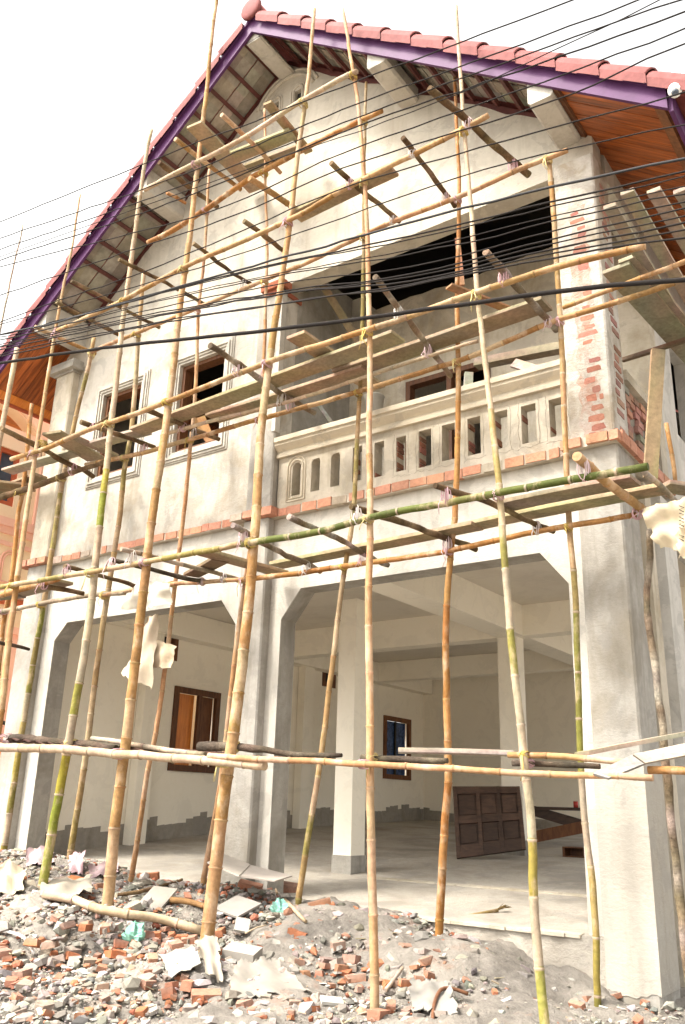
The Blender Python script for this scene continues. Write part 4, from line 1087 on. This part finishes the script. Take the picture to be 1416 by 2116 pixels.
# ------------------------------------------------------------------ overhead cables (strung along the street)
GW = 'overhead cables along the street'
def cable(label, px, dpx, Y=-2.6, mat='cable_black'):
    P = V(px, lambda a, b: PY(a, b, Y)); P = [p + RNG.normal(0, .0035, 3) for p in resample(P, .22)]
    a = P[0] + (P[0] - P[1]) / np.linalg.norm(P[0] - P[1]) * 14; b = P[-1] + (P[-1] - P[-2]) / np.linalg.norm(P[-1] - P[-2]) * 14
    P = [a] + P + [b]
    mb = MB(); mb.tube(P, px2m(dpx, P[len(P) // 2]) * .36, 6); mb.build('overhead_cable', mat, None, label, 'cable', GW)
cable('thickest black cable sagging across the balcony and both windows', [(0, 750), (240, 716), (480, 690), (708, 664), (1000, 622), (1200, 597), (1416, 576)], 10.5, -2.5)
cable('topmost thin cable, leaving the picture at the top over the ridge side', [(0, 458), (345, 320), (708, 180), (998, 70), (1183, 0)], 3.4)
cable('second thin cable from the top', [(0, 492), (320, 382), (708, 227), (1083, 90), (1318, 0)], 3.4, -2.65)
cable('third thin cable from the top', [(0, 515), (320, 405), (708, 254), (1233, 60), (1405, 0)], 3.4, -2.7)
cable('fourth cable from the top, crossing under the ridge bracket', [(0, 537), (350, 420), (708, 272), (1000, 170), (1278, 75), (1416, 25)], 3.8, -2.6)
cable('thin cable splitting off the fourth one toward the upper right', [(600, 318), (800, 250), (1000, 171), (1200, 78), (1365, 0)], 3, -2.62)
cable('fifth cable from the top, over the middle bracket', [(75, 531), (425, 440), (708, 316), (1120, 170), (1416, 57)], 3.6, -2.75)
cable('sixth cable from the top, with a kink near the right tiles', [(0, 610), (200, 541), (480, 446), (708, 348), (1050, 240), (1228, 175), (1338, 122), (1416, 92)], 3.6, -2.6)
cable('cable crossing the lower gable and the right bracket', [(100, 628), (300, 560), (470, 490), (708, 389), (1050, 290), (1416, 190)], 3.6, -2.7)
cable('cable reaching the wooden soffit above the balcony opening', [(250, 602), (480, 530), (708, 450), (1000, 350), (1416, 256)], 3.4, -2.65)
cable('twisted thicker cable along the top of the balcony opening', [(0, 692), (130, 662), (440, 572), (708, 498), (900, 446), (1143, 385), (1416, 326)], 6, -2.55, 'cable_bright')
lab = ['uppermost', 'second', 'third', 'fourth', 'fifth', 'sixth', 'seventh', 'eighth', 'ninth', 'lowest']
for i in range(10):
    l = 668 + i * 5.2 + random.uniform(-3, 3); mdl = 530 + (0, 4, 22, 28, 44, 60, 65, 69, 84, 88)[i] + random.uniform(-2, 2); q = 490 + (0, 5, 27, 33, 60, 74, 79, 83, 88, 92)[i] + random.uniform(-2, 2); r = 352 + i * 15 + random.uniform(-5, 5)
    cable(lab[i] + ' of the ten cables bundled across the balcony opening', [(0, l + 22), (70, l + 6), (330, (l + mdl) / 2 + 3), (600, mdl + 8), (850, q + (i - 5) * 1.0 + 4), (1143, (q + r) / 2 - 4), (1416, r)], random.choice([2.6, 3.2, 3.8, 4.4]), -2.55 - .03 * i)

# ------------------------------------------------------------------ cloth, sacks, jar, security of small things
def cloth(name, label, cat, quad, nu, nv, amp, col, mat='sheet', thick=.006, edge=.014, group=None, fold=(5, 3)):
    """quad: 3D corners a,b (top) c,d (bottom right, bottom left); folded irregular sheet."""
    a, b, c, d = (np.asarray(q, float) for q in quad)
    n = np.cross(b - a, d - a); n /= np.linalg.norm(n)
    ph = [random.uniform(0, 6.28) for _ in range(6)]
    vs = []; cs = []
    for j in range(nv + 1):
        for i in range(nu + 1):
            u, v = i / nu, j / nv
            p = (a * (1 - u) + b * u) * (1 - v) + (d * (1 - u) + c * u) * v
            h = math.sin(u * fold[0] * 2.2 + v * 2 + ph[0]) * .5 + math.sin(u * 4 + v * fold[1] * 3 + ph[1]) * .35 + math.sin((u + v) * 13 + ph[2]) * .15 + math.sin((u - v) * 9 + ph[3]) * .2
            p = p + n * h * amp
            if i in (0, nu) or j in (0, nv):
                p = p + np.array([random.uniform(-edge, edge), random.uniform(-edge, edge), random.uniform(-edge, edge)])
            vs.append(p); cs.append(jit(col, .05))
    fs = [(j * (nu + 1) + i, j * (nu + 1) + i + 1, (j + 1) * (nu + 1) + i + 1, (j + 1) * (nu + 1) + i) for j in range(nv) for i in range(nu)]
    mb = MB(); mb.add(vs, fs, True, cs)
    m = len(vs); mb.add([p + n * thick for p in vs], [f[::-1] for f in fs], True, cs)
    return mb.build(name, mat, None, label, cat, group)
Yk = -.95
sack = cloth('cement_sack', 'cream woven sack hanging over the pole at the right edge under the balcony', 'sack',
      (PY(1322, 1050, Yk), PY(1450, 1020, Yk - .1), PY(1440, 1150, Yk), PY(1362, 1128, Yk)), 16, 14, .05, (.58, .49, .35), fold=(4, 4))
mb = MB()                                # faded printing on the sack
for k in range(5):
    zx = [(1404, 1045 + k * 15), (1414, 1049 + k * 15), (1404, 1053 + k * 15), (1414, 1058 + k * 15)]
    mb.tube([PY(a, b, Yk - .12) for a, b in zx], .004, 4)
mb.build('printed_letters', 'print_black', sack)
cloth('cement_sack', 'smaller flap of sackcloth hanging below the right-edge sack', 'sack', (PY(1395, 1100, Yk - .12), PY(1440, 1085, Yk - .12), PY(1435, 1160, Yk - .1), PY(1402, 1150, Yk - .1)), 8, 8, .03, (.66, .55, .38))
Yk = -.8
cloth('cement_sack', 'white woven sack slung over the ledger above the left opening', 'sack', (PY(286, 1195, Yk), PY(354, 1208, Yk), PY(352, 1250, Yk), PY(252, 1262, Yk)), 14, 10, .05, (.55, .50, .41), fold=(4, 2))
cloth('paper_sack', 'torn brown paper strip hanging before the left opening behind the golden upright', 'sack', (PY(302, 1275, -.75), PY(327, 1270, -.7), PY(312, 1424, -.72), PY(252, 1392, -.75)), 9, 14, .05, (.52, .43, .32), fold=(3, 3), edge=.016)
cloth('paper_sack', 'second torn brown paper piece hanging right of the first before the left opening', 'sack', (PY(318, 1320, -.66), PY(362, 1336, -.62), PY(356, 1380, -.62), PY(316, 1380, -.66)), 8, 7, .03, (.50, .40, .28), edge=.014)
# bucket in the balcony
jc = PY(774, 820, .75); jr = px2m(21, jc)
mb = MB(); prof = [(-2.6, .72), (-.1, .96), (-.06, 1.02), (0, 1.02), (0, .94), (-.3, .93)]
mb.tube([jc + np.array([0, 0, h * jr]) for h, r in prof], [jr * r for h, r in prof], 20); mb.build('plaster_bucket', 'jar_clay', None, 'grey plaster bucket standing inside the balcony under the slanting plank', 'bucket')

# ------------------------------------------------------------------ things inside the ground floor
BL, BR = PFL(945, 1776), PFL(1088, 1757)
d_ = BR - BL
BR = BL + d_ / np.linalg.norm(d_) * min(np.linalg.norm(d_), 1.45) if np.linalg.norm(d_) > 2.2 else BR
BR = PY(1088, 1757, BL[1] + .35)
TL = PY(937, 1628, BL[1] + .35); TR = PY(1075, 1628, BR[1] + .32)
dn = np.cross(BR - BL, TL - BL); dn /= np.linalg.norm(dn)
if dn[1] > 0: dn = -dn
def bil(u, v, d): return (BL * (1 - u) + BR * u) * (1 - v) + (TL * (1 - u) + TR * u) * v + dn * d
door = empty('panel_door', tuple(BL), 'dark brown six-panel wooden door leaning on its side inside the right opening', 'door')
def dpiece(name, u0, u1, v0, v1, d0, d1):
    mb = MB(); mb.hexa([bil(u0, v0, d0), bil(u1, v0, d0), bil(u1, v0, d1), bil(u0, v0, d1), bil(u0, v1, d0), bil(u1, v1, d0), bil(u1, v1, d1), bil(u0, v1, d1)]); mb.build(name, 'dark_wood', door)
us_ = [0, .06, .345, .395, .65, .70, .95, 1]; vs_ = [0, .16, .46, .56, .89, 1]
for a, b in ((0, .06), (.345, .395), (.65, .70), (.95, 1)): dpiece('stile', a, b, 0, 1, 0, .05)
for a, b in ((0, .16), (.46, .56), (.89, 1)):
    for c, e2 in ((.061, .344), (.396, .649), (.701, .949)): dpiece('rail', c, e2, a, b, .001, .047)
for c, e2 in ((.061, .344), (.396, .649), (.701, .949)):
    for a, b in ((.161, .459), (.561, .889)):
        dpiece('panel', c, e2, a, b, .004, .018); dpiece('panel_field', c + .025, e2 - .025, a + .03, b - .03, .018, .032)
tb = PFL(1150, 1750); ty = tb[1] + .5
tbl = empty('work_trestle', tuple(tb), 'dark wooden trestle with crossed braces behind the leaning door', 'trestle')
x0, x1 = PY(1092, 1668, ty)[0], PY(1230, 1668, ty)[0]; zt_ = PY(1150, 1668, ty)[2]; zf_ = floor_z(x0, ty)
mb = MB(); mb.box(x0, x1, ty - .2, ty + .3, zt_ - .05, zt_); mb.build('top_board', 'dark_wood', tbl)
mb = MB(); mb.obox(((x0 + x1) / 2, ty - .1, (zt_ + zf_) / 2 + .12), ((x1 - x0) / 2, 0, -.14), (0, .025, 0), (.02, 0, .08)); mb.build('brace', 'dark_wood', tbl)
mb = MB(); mb.obox(((x0 + x1) / 2, ty - .17, (zt_ + zf_) / 2 - .1), ((x1 - x0) / 2, 0, .13), (0, .02, 0), (-.02, 0, .09)); mb.build('brace', 'frame_wood', tbl)
for xx in (x0 + .05, x1 - .05):
    mb = MB(); mb.box(xx - .05, xx + .05, ty - .05, ty + .05, zf_, zt_ - .05); mb.build('leg', 'dark_wood', tbl)
cn = PY(1190, 1660, ty - .05); mb = MB(); mb.tube([(cn[0], cn[1], zt_), (cn[0], cn[1], zt_ + .1)], .04, 12); mb.build('paint_can', 'red_can', None, 'small red can standing on the dark trestle', 'can')
bx = PFL(1186, 1772); mb = MB(); bw_, bh = px2m(24, bx), px2m(20, bx)
for (a, b, c, d) in ((-1, 1, 0, .12), (-1, 1, .88, 1), (-1, -.8, .12, .88), (.8, 1, .12, .88)): mb.box(bx[0] + a * bw_, bx[0] + b * bw_, bx[1], bx[1] + .25, bx[2] + c * bh, bx[2] + d * bh)
mb.box(bx[0] - bw_ * .8, bx[0] + bw_ * .8, bx[1] + .2, bx[1] + .24, bx[2] + .12 * bh, bx[2] + .88 * bh)
mb.build('wooden_crate', 'frame_wood', None, 'small open wooden crate on the floor beside the right column', 'crate')

# ------------------------------------------------------------------ rubble in front of the house
def rock(mb, c, r, col, flat=.7, seed=None):
    t = (1 + 5 ** .5) / 2
    base = np.array([(-1, t, 0), (1, t, 0), (-1, -t, 0), (1, -t, 0), (0, -1, t), (0, 1, t), (0, -1, -t), (0, 1, -t), (t, 0, -1), (t, 0, 1), (-t, 0, -1), (-t, 0, 1)]) / 1.9
    F = [(0, 11, 5), (0, 5, 1), (0, 1, 7), (0, 7, 10), (0, 10, 11), (1, 5, 9), (5, 11, 4), (11, 10, 2), (10, 7, 6), (7, 1, 8), (3, 9, 4), (3, 4, 2), (3, 2, 6), (3, 6, 8), (3, 8, 9), (4, 9, 5), (2, 4, 11), (6, 2, 10), (8, 6, 7), (9, 8, 1)]
    k = RNG.uniform(.6, 1.25, (12, 1)); sc = RNG.uniform(.65, 1.25, 3) * np.array([1, 1, flat])
    a = RNG.uniform(0, 6.28); ca, sa = math.cos(a), math.sin(a)
    v = base * k * sc * r; v = np.column_stack([v[:, 0] * ca - v[:, 1] * sa, v[:, 0] * sa + v[:, 1] * ca, v[:, 2]])
    mb.add(v + np.asarray(c), F, False, col)
def gz(x, y): return float(ground_z(x, y))
def scatter(n, rmin, rmax, colors, xlo=-11.4, xhi=-.6, ylo=-4.8, yhi=-.05, dens=None, power=2.2):
    mb = MB(); cnt = 0
    while cnt < n:
        x, y = RNG.uniform(xlo, xhi), RNG.uniform(ylo, yhi)
        if x > -2.75 and x < -2.2 and y > -.2: continue
        if dens is not None and RNG.random() > dens(x, y): continue
        r = rmin + (rmax - rmin) * RNG.random() ** power
        col = colors[RNG.integers(len(colors))]
        rock(mb, (x, y, gz(x, y) + r * RNG.uniform(-.1, .45)), r, jit(col, .22)); cnt += 1
    return mb
GREY = [(.26, .235, .205), (.32, .295, .26), (.20, .185, .165), (.37, .34, .305), (.30, .265, .225), (.42, .39, .355), (.34, .30, .255)]
RED = [(.38, .155, .09), (.36, .19, .135), (.33, .13, .075), (.38, .23, .17)]
def dl(x, y): return .22 + .78 * max(0, min(1, (-x - 3.2) / 2.5))          # brickbats thin out to the right
scatter(12000, .007, .05, GREY + GREY + RED[:2], dens=dl, power=2.4).build('gravel', 'stone', None, 'grey gravel and crushed mortar covering the ground', 'gravel', kind='stuff')
scatter(9500, .004, .02, GREY, power=2).build('grit', 'stone', None, 'fine pale grit lying over the dusty ground', 'grit', kind='stuff')
scatter(1500, .012, .045, RED, dens=dl, power=2).build('brick_chips', 'stone', None, 'small red brick chips strewn through the rubble', 'brick chips', kind='stuff')
scatter(600, .035, .09, GREY, dens=dl, power=1.6).build('mortar_lumps', 'stone', None, 'loose grey mortar lumps in the rubble', 'rubble', kind='stuff')
def brick_piece(label, px, py, wpx, col=(.50, .2, .12), rot=None, whole=True, group='bricks in the rubble'):
    c = PG(px, py); L = px2m(wpx, c) / 2 * 1.05; w, h = L * random.uniform(.42, .52), L * random.uniform(.3, .4)
    if not whole: w, h = L * random.uniform(.6, .85), L * random.uniform(.4, .6)
    a = random.uniform(0, 3.14) if rot is None else rot; ti = random.uniform(-.35, .35); t2 = random.uniform(-.25, .25)
    Rm = np.array(Matrix.Rotation(a, 3, 'Z') @ Matrix.Rotation(ti, 3, 'X') @ Matrix.Rotation(t2, 3, 'Y'))
    b = .1; prof = []
    vs = []
    for sx in (-1, 1):
        for sy in (-1, 1):
            for sz in (-1, 1):
                k = np.array([sx * L, sy * w, sz * h]) * (RNG.uniform(.9, 1.0, 3) if whole else RNG.uniform(.6, 1.05, 3))
                vs.append(Rm @ k + c + np.array([0, 0, h * .65]))
    mb = MB(); dust = random.random()
    cc = jit(col, .15); top = tuple(q * .55 + g_ * .45 for q, g_ in zip(cc, (.36, .31, .265)))
    mb.add(vs, [(0, 1, 3, 2), (4, 6, 7, 5), (0, 4, 5, 1), (2, 3, 7, 6), (0, 2, 6, 4), (1, 5, 7, 3)], False, [cc if i % 2 == 0 else (top if dust < .5 else cc) for i in range(8)])
    mb.build('brick', 'brick', None, label, 'brick', group)
for lab_, x_, y_, w_ in [
 ('red brick lying by the foot of the thin pale upright', 305, 1817, 44), ('dusty brick beside the cement boards left of the split upright', 517, 1838, 48), ('orange-red brick half buried at the foot of the split upright', 590, 1842, 48),
 ('pink brick right of the split upright', 660, 1877, 48), ('smaller brick below the pink brick', 670, 1912, 28), ('pinkish brick left of the teal bag on the left', 232, 1980, 50),
 ('bright orange brick tilted beside the foot of the thickest upright', 362, 1962, 56), ('orange brick corner standing left of the white sheet', 315, 1987, 34), ('small red brick behind the bamboo log', 387, 1857, 30),
 ('brick against the right side of the thickest upright foot', 456, 1932, 34), ('large red brick at the bottom edge under the white sheet', 425, 2066, 60), ('long brick left of the large red one at the bottom', 390, 2044, 50),
 ('red brick standing at the foot of the rubble slope', 555, 1940, 30), ('pink brick at the middle of the rubble slope', 615, 1937, 40), ('dull brick at the left above the teal bag', 177, 1922, 34), ('brick under the bamboo log', 265, 1892, 36),
 ('greyish brick at the left edge', 45, 2020, 44), ('orange brick near the white scraps at the left', 120, 2027, 30), ('red brick at the extreme left edge', 10, 2010, 28), ('brick near the leftmost upright', 160, 1830, 44), ('brick by the foot of the golden upright', 200, 1836, 34),
 ('orange brick at the foot of the straight orange upright', 842, 2037, 36), ('pale brick beside the orange one by the straight upright', 865, 2027, 34), ('big orange brick cut by the bottom edge', 783, 2106, 60), ('pink brick above the big orange one at the bottom', 808, 2084, 40),
 ('lone red brick corner in the grey gravel on the right', 1023, 2054, 22), ('pink brick left of the yellow and green upright foot', 1193, 2082, 32), ('red brick touching the yellow and green upright foot', 1219, 2070, 28), ('brick left of the straight upright foot', 738, 2027, 38), ('dark brick under the broken foot of the right column', 1275, 2062, 30), ('brown brick under the corner of the right column', 1340, 2075, 32)]:
    brick_piece(lab_, x_, y_, w_, random.choice([(.50, .175, .075), (.46, .19, .105), (.44, .22, .15)]))
for k in range(170):                       # smaller brickbats, nothing tells them apart
    x_ = random.uniform(0, 720) if k < 145 else random.uniform(700, 1000); y_ = random.uniform(1900, 2110) if x_ < 400 else random.uniform(1960, 2112)
    brick_piece('small broken brickbat among the rubble', x_, y_, random.uniform(13, 34), random.choice([(.42, .165, .085), (.37, .18, .115), (.38, .24, .18), (.32, .26, .215)]), None, False, 'small broken brickbats in the rubble')
def chunk(px, py, wpx, col):
    c = PG(px, py); w = px2m(wpx, c) / 2; n = random.choice([5, 6, 7]); th = w * random.uniform(.25, .6)
    Rm = np.array(Matrix.Rotation(random.uniform(0, 6.28), 3, 'Z') @ Matrix.Rotation(random.uniform(-.5, .5), 3, 'X') @ Matrix.Rotation(random.uniform(-.4, .4), 3, 'Y'))
    ring = [(math.cos(t) * w * random.uniform(.65, 1.1), math.sin(t) * w * random.uniform(.55, 1.0)) for t in np.linspace(0, 2 * math.pi, n, endpoint=False)]
    mb = MB(); vs = [Rm @ np.array([x, y, 0]) for x, y in ring] + [Rm @ np.array([x * random.uniform(.85, 1), y * random.uniform(.85, 1), th]) for x, y in ring]
    vs = [v + c + np.array([0, 0, random.uniform(0, .01)]) for v in vs]; cc = jit(col, .12)
    mb.add(vs, [tuple(range(n - 1, -1, -1)), tuple(range(n, 2 * n))] + [(i, (i + 1) % n, (i + 1) % n + n, i + n) for i in range(n)], False, cc)
    mb.build('concrete_chunk', 'stone', None, 'broken grey concrete chunk among the rubble', 'concrete chunk', 'broken concrete chunks in the rubble')
for k in range(90):
    x_ = random.uniform(0, 700) if k < 72 else random.uniform(680, 1230); y_ = random.uniform(1880, 2112) if x_ < 420 else random.uniform(1945, 2112)
    chunk(x_, y_, random.uniform(16, 46), random.choice([(.28, .255, .22), (.33, .30, .265), (.22, .20, .175), (.30, .265, .225), (.38, .35, .31)]))
def slab(label, px, py, wpx, hpx, rot, tilt, col, name='cement_board', cat='board', th=.02):
    c = PG(px, py) + np.array([0, 0, .05]); w, h = px2m(wpx, c) / 2, px2m(hpx, c) / 2 * 1.4
    Rm = np.array(Matrix.Rotation(rot, 3, 'Z') @ Matrix.Rotation(tilt[0], 3, 'X') @ Matrix.Rotation(tilt[1], 3, 'Y'))
    mb = MB(); mb.obox(c, Rm @ np.array([w, 0, 0]), Rm @ np.array([0, h, 0]), Rm @ np.array([0, 0, th / 2]), jit(col, .06)); return mb.build(name, 'sheet', None, label, cat)
def board(label, quad, th, col):
    mb = MB(); a, b, c, d = (np.asarray(q) for q in quad); n = np.cross(b - a, d - a); n /= np.linalg.norm(n)
    n = n if n[2] > 0 else -n
    mb.hexa([a, b, c, d, a + n * th, b + n * th, c + n * th, d + n * th], jit(col, .05)); mb.build('cement_board', 'sheet', None, label, 'board')
g0 = lambda a, b, dz: PG(a, b) + np.array([0, 0, dz])
board('left cement board leaning on the foot of the middle column', (PY(428, 1784, -.95), PY(493, 1812, -.95), PY(517, 1789, -.35), PY(462, 1767, -.35)), .012, (.46, .41, .36))
board('right cement board leaning on the foot of the middle column', (PY(498, 1813, -.9), PY(568, 1823, -.75), PY(604, 1812, -.32), PY(518, 1790, -.34)), .012, (.45, .40, .35))
slab('pale rectangular board lying behind the bamboo log', 320, 1872, 58, 60, .25, (.5, .05), (.33, .305, .265))
slab('grey cement slab lying right of the thickest upright', 490, 1886, 80, 46, -.2, (.35, .12), (.32, .295, .265))
slab('small white broken tile left of the teal bag on the slope', 500, 1925, 30, 26, .6, (.6, .2), (.4, .375, .335), 'broken_tile', 'tile')
slab('pale stone block at the foot of the thickest upright, right side', 500, 1985, 70, 34, .3, (.2, .1), (.33, .305, .27), th=.08)
slab('white board end at the right bottom of the rubble heap', 685, 2085, 46, 22, .8, (.2, .1), (.4, .38, .35))
cloth('torn_sheet', 'white torn sheet lying on the rubble at the bottom centre', 'sheet', (PG(325, 1992) + [0, 0, .07], PG(400, 1985) + [0, 0, .1], PG(412, 2015) + [0, 0, .08], PG(352, 2037) + [0, 0, .06]), 8, 8, .008, (.36, .335, .29), edge=.008)
cloth('torn_sack', 'crumpled beige sack right of the white torn sheet', 'sack', (PG(400, 1975) + [0, 0, .12], PG(445, 1980) + [0, 0, .16], PG(462, 2045) + [0, 0, .05], PG(425, 2035) + [0, 0, .08]), 10, 10, .028, (.29, .255, .205), edge=.014)
cloth('torn_sack', 'flattened pale cement bag spread on the rubble slope', 'sack', (PG(490, 2005) + [0, 0, .06], PG(570, 2005) + [0, 0, .08], PG(640, 2065) + [0, 0, .05], PG(470, 2075) + [0, 0, .04]), 18, 14, .02, (.25, .228, .197), edge=.018)
cloth('torn_sack', 'dusty white sack half buried at the foot of the straight upright', 'sack', (PG(850, 2045) + [0, 0, .08], PG(930, 2060) + [0, 0, .08], PG(945, 2110) + [0, 0, .04], PG(850, 2100) + [0, 0, .04]), 14, 12, .022, (.25, .235, .21), edge=.018)
cloth('torn_sack', 'white scraps of sack behind the bamboo log at the left', 'sack', (PG(80, 1845) + [0, 0, .1], PG(185, 1840) + [0, 0, .14], PG(190, 1865) + [0, 0, .08], PG(85, 1872) + [0, 0, .05]), 14, 8, .03, (.32, .285, .23), edge=.018)
cloth('torn_sack', 'beige bundle of sacks at the left edge of the heap', 'sack', (PG(-20, 1815) + [0, 0, .14], PG(50, 1825) + [0, 0, .18], PG(48, 1855) + [0, 0, .05], PG(-20, 1858) + [0, 0, .05]), 10, 8, .06, (.40, .345, .25), edge=.018)
cloth('plastic_bag', 'pink patterned plastic bag at the foot of the left pier', 'bag', (PG(50, 1772) + [0, 0, .08], PG(105, 1767) + [0, 0, .12], PG(110, 1796) + [0, 0, .05], PG(55, 1798) + [0, 0, .05]), 16, 10, .025, (.46, .34, .35), edge=.018)
cloth('plastic_bag', 'second pink plastic bag left of the golden upright', 'bag', (PG(140, 1785) + [0, 0, .1], PG(172, 1788) + [0, 0, .14], PG(170, 1815) + [0, 0, .05], PG(140, 1812) + [0, 0, .05]), 10, 8, .02, (.46, .31, .33), edge=.016)
cloth('plastic_bag', 'pale pink plastic sheet between the golden and pale uprights', 'bag', (PG(180, 1800) + [0, 0, .05], PG(245, 1795) + [0, 0, .08], PG(240, 1815) + [0, 0, .04], PG(185, 1818) + [0, 0, .03]), 8, 5, .03, (.42, .31, .32), edge=.016)
def blob(label, px, py, r_px, col):
    c = PG(px, py); r = px2m(r_px, c); mb = MB(); n, m = 14, 9; vs = []; cs = []; ph = [random.uniform(0, 6) for _ in range(4)]
    for j in range(m + 1):
        t = math.pi * j / m
        for i in range(n):
            a = 2 * math.pi * i / n
            k = 1 + .22 * math.sin(3 * a + ph[0] + 2 * t) + .16 * math.sin(7 * a + ph[1] + 3 * t) + RNG.uniform(-.09, .09)
            vs.append(c + np.array([math.cos(a) * math.sin(t) * r * k, math.sin(a) * math.sin(t) * r * k * .8, (math.cos(t) * .75 + .5) * r * k])); cs.append(jit(col, .12))
    mb.add(vs, [(j * n + i, j * n + (i + 1) % n, (j + 1) * n + (i + 1) % n, (j + 1) * n + i) for j in range(m) for i in range(n)], False, cs)
    mb.build('plastic_bag', 'sheet', None, label, 'bag')
blob('crumpled teal plastic bag below the bamboo log', 276, 1945, 23, (.22, .46, .36))
blob('crumpled teal plastic bag below the cement boards', 577, 1887, 18, (.24, .48, .40))
P_ = V([(88, 1866), (150, 1876), (200, 1896), (260, 1908), (340, 1920), (416, 1942)], PG); P_ = [p + np.array([0, 0, .07]) for p in P_]
bamboo('bamboo_log', 'pale thick bamboo lying across the rubble heap', P_, px2m(17, P_[0]), px2m(18, P_[-1]), 'pale', 'log', None, 'loose')
for lab_, pts, d, pal in [('dark crooked stick on the rubble behind the pale board', [(245, 1862), (310, 1848), (375, 1828)], 8, 'bark'), ('short split bamboo right of the pale board', [(352, 1872), (400, 1878), (440, 1890)], 13, 'tan'), ('thin batten leaning on the slope right of the teal bag', [(588, 1872), (612, 1898), (632, 1918)], 9, 'pale'), ('thin white stick below the cement slab', [(505, 1942), (530, 1930), (550, 1925)], 4, 'pale'), ('pale stick lying at the foot of the straight upright', [(797, 2062), (815, 2040), (832, 2015)], 9, 'grey'), ('thin pale batten before the cement boards', [(540, 1805), (560, 1830), (572, 1858)], 6, 'pale')]:
    P_ = [PG(*p) + np.array([0, 0, .05]) for p in pts]; bamboo('loose_stick', lab_, P_, px2m(d, P_[0]), px2m(d * .8, P_[-1]), pal, 'stick', None, 'loose')
broom = empty('twig_broom', tuple(PFL(990, 1895)), 'twig broom lying on the edge of the concrete floor', 'broom')
a, b = PG(937, 1914) + [0, 0, .06], PFL(1030, 1886) + [0, 0, .02]
mb = MB(); mb.tube([a, (a + b) / 2, b], .016, 8, [(.36, .25, .1)] * 3); mb.build('handle', 'bamboo', broom)
mb = MB()
for k in range(26):
    e2 = b + (b - a) * random.uniform(.12, .25) + np.array([random.uniform(-.05, .05), random.uniform(-.05, .05), random.uniform(0, .04)]); mb.tube([b - (b - a) * .03, (b + e2) / 2 + np.array([0, 0, .01]), e2], [.004, .003, .002], 4, [jit((.26, .18, .08), .2)] * 3)
mb.build('twigs', 'bark', broom, kind='stuff')
P_ = [PG(x_, y_) + np.array([0, 0, h_]) for x_, y_, h_ in ((893, 2125, .0), (898, 2095, .06), (912, 2075, .09), (935, 2066, .07), (968, 2064, .03))]
mb = MB(); mb.tube(resample(P_, .03), .013, 8); mb.build('bent_rebar', 'rebar_rust', None, 'rusty bent iron bar at the bottom edge', 'iron bar')
P_ = [PG(x_, y_) + np.array([0, 0, .03]) for x_, y_ in ((-20, 1934), (15, 1934), (45, 1944), (62, 1962), (68, 1978))]
mb = MB(); mb.tube(resample(P_, .03), .012, 8); mb.build('plastic_hose', 'white_plastic', None, 'white plastic hose curling out of the rubble at the left edge', 'hose')
mb = MB()                                 # scraps: paper, straw, splinters, too small to pick apart
for k in range(700):
    x_, y_ = RNG.uniform(-9.8, -1.2), RNG.uniform(-4.2, -.3); z_ = gz(x_, y_) + .02; L_ = RNG.uniform(.02, .09); a_ = RNG.uniform(0, 6.28)
    d = np.array([math.cos(a_), math.sin(a_), RNG.uniform(-.3, .5)]); w = np.array([-math.sin(a_), math.cos(a_), RNG.uniform(-.4, .4)])
    mb.obox((x_, y_, z_), d * L_ / 2, w * L_ * RNG.uniform(.08, .5) / 2, np.cross(d, w) * .003, jit([(.45, .42, .38), (.36, .29, .2), (.4, .36, .31), (.32, .26, .18)][k % 4], .15))
mb.build('litter_scraps', 'sheet', None, 'scraps of paper, straw and splinters strewn over the rubble', 'litter', kind='stuff')
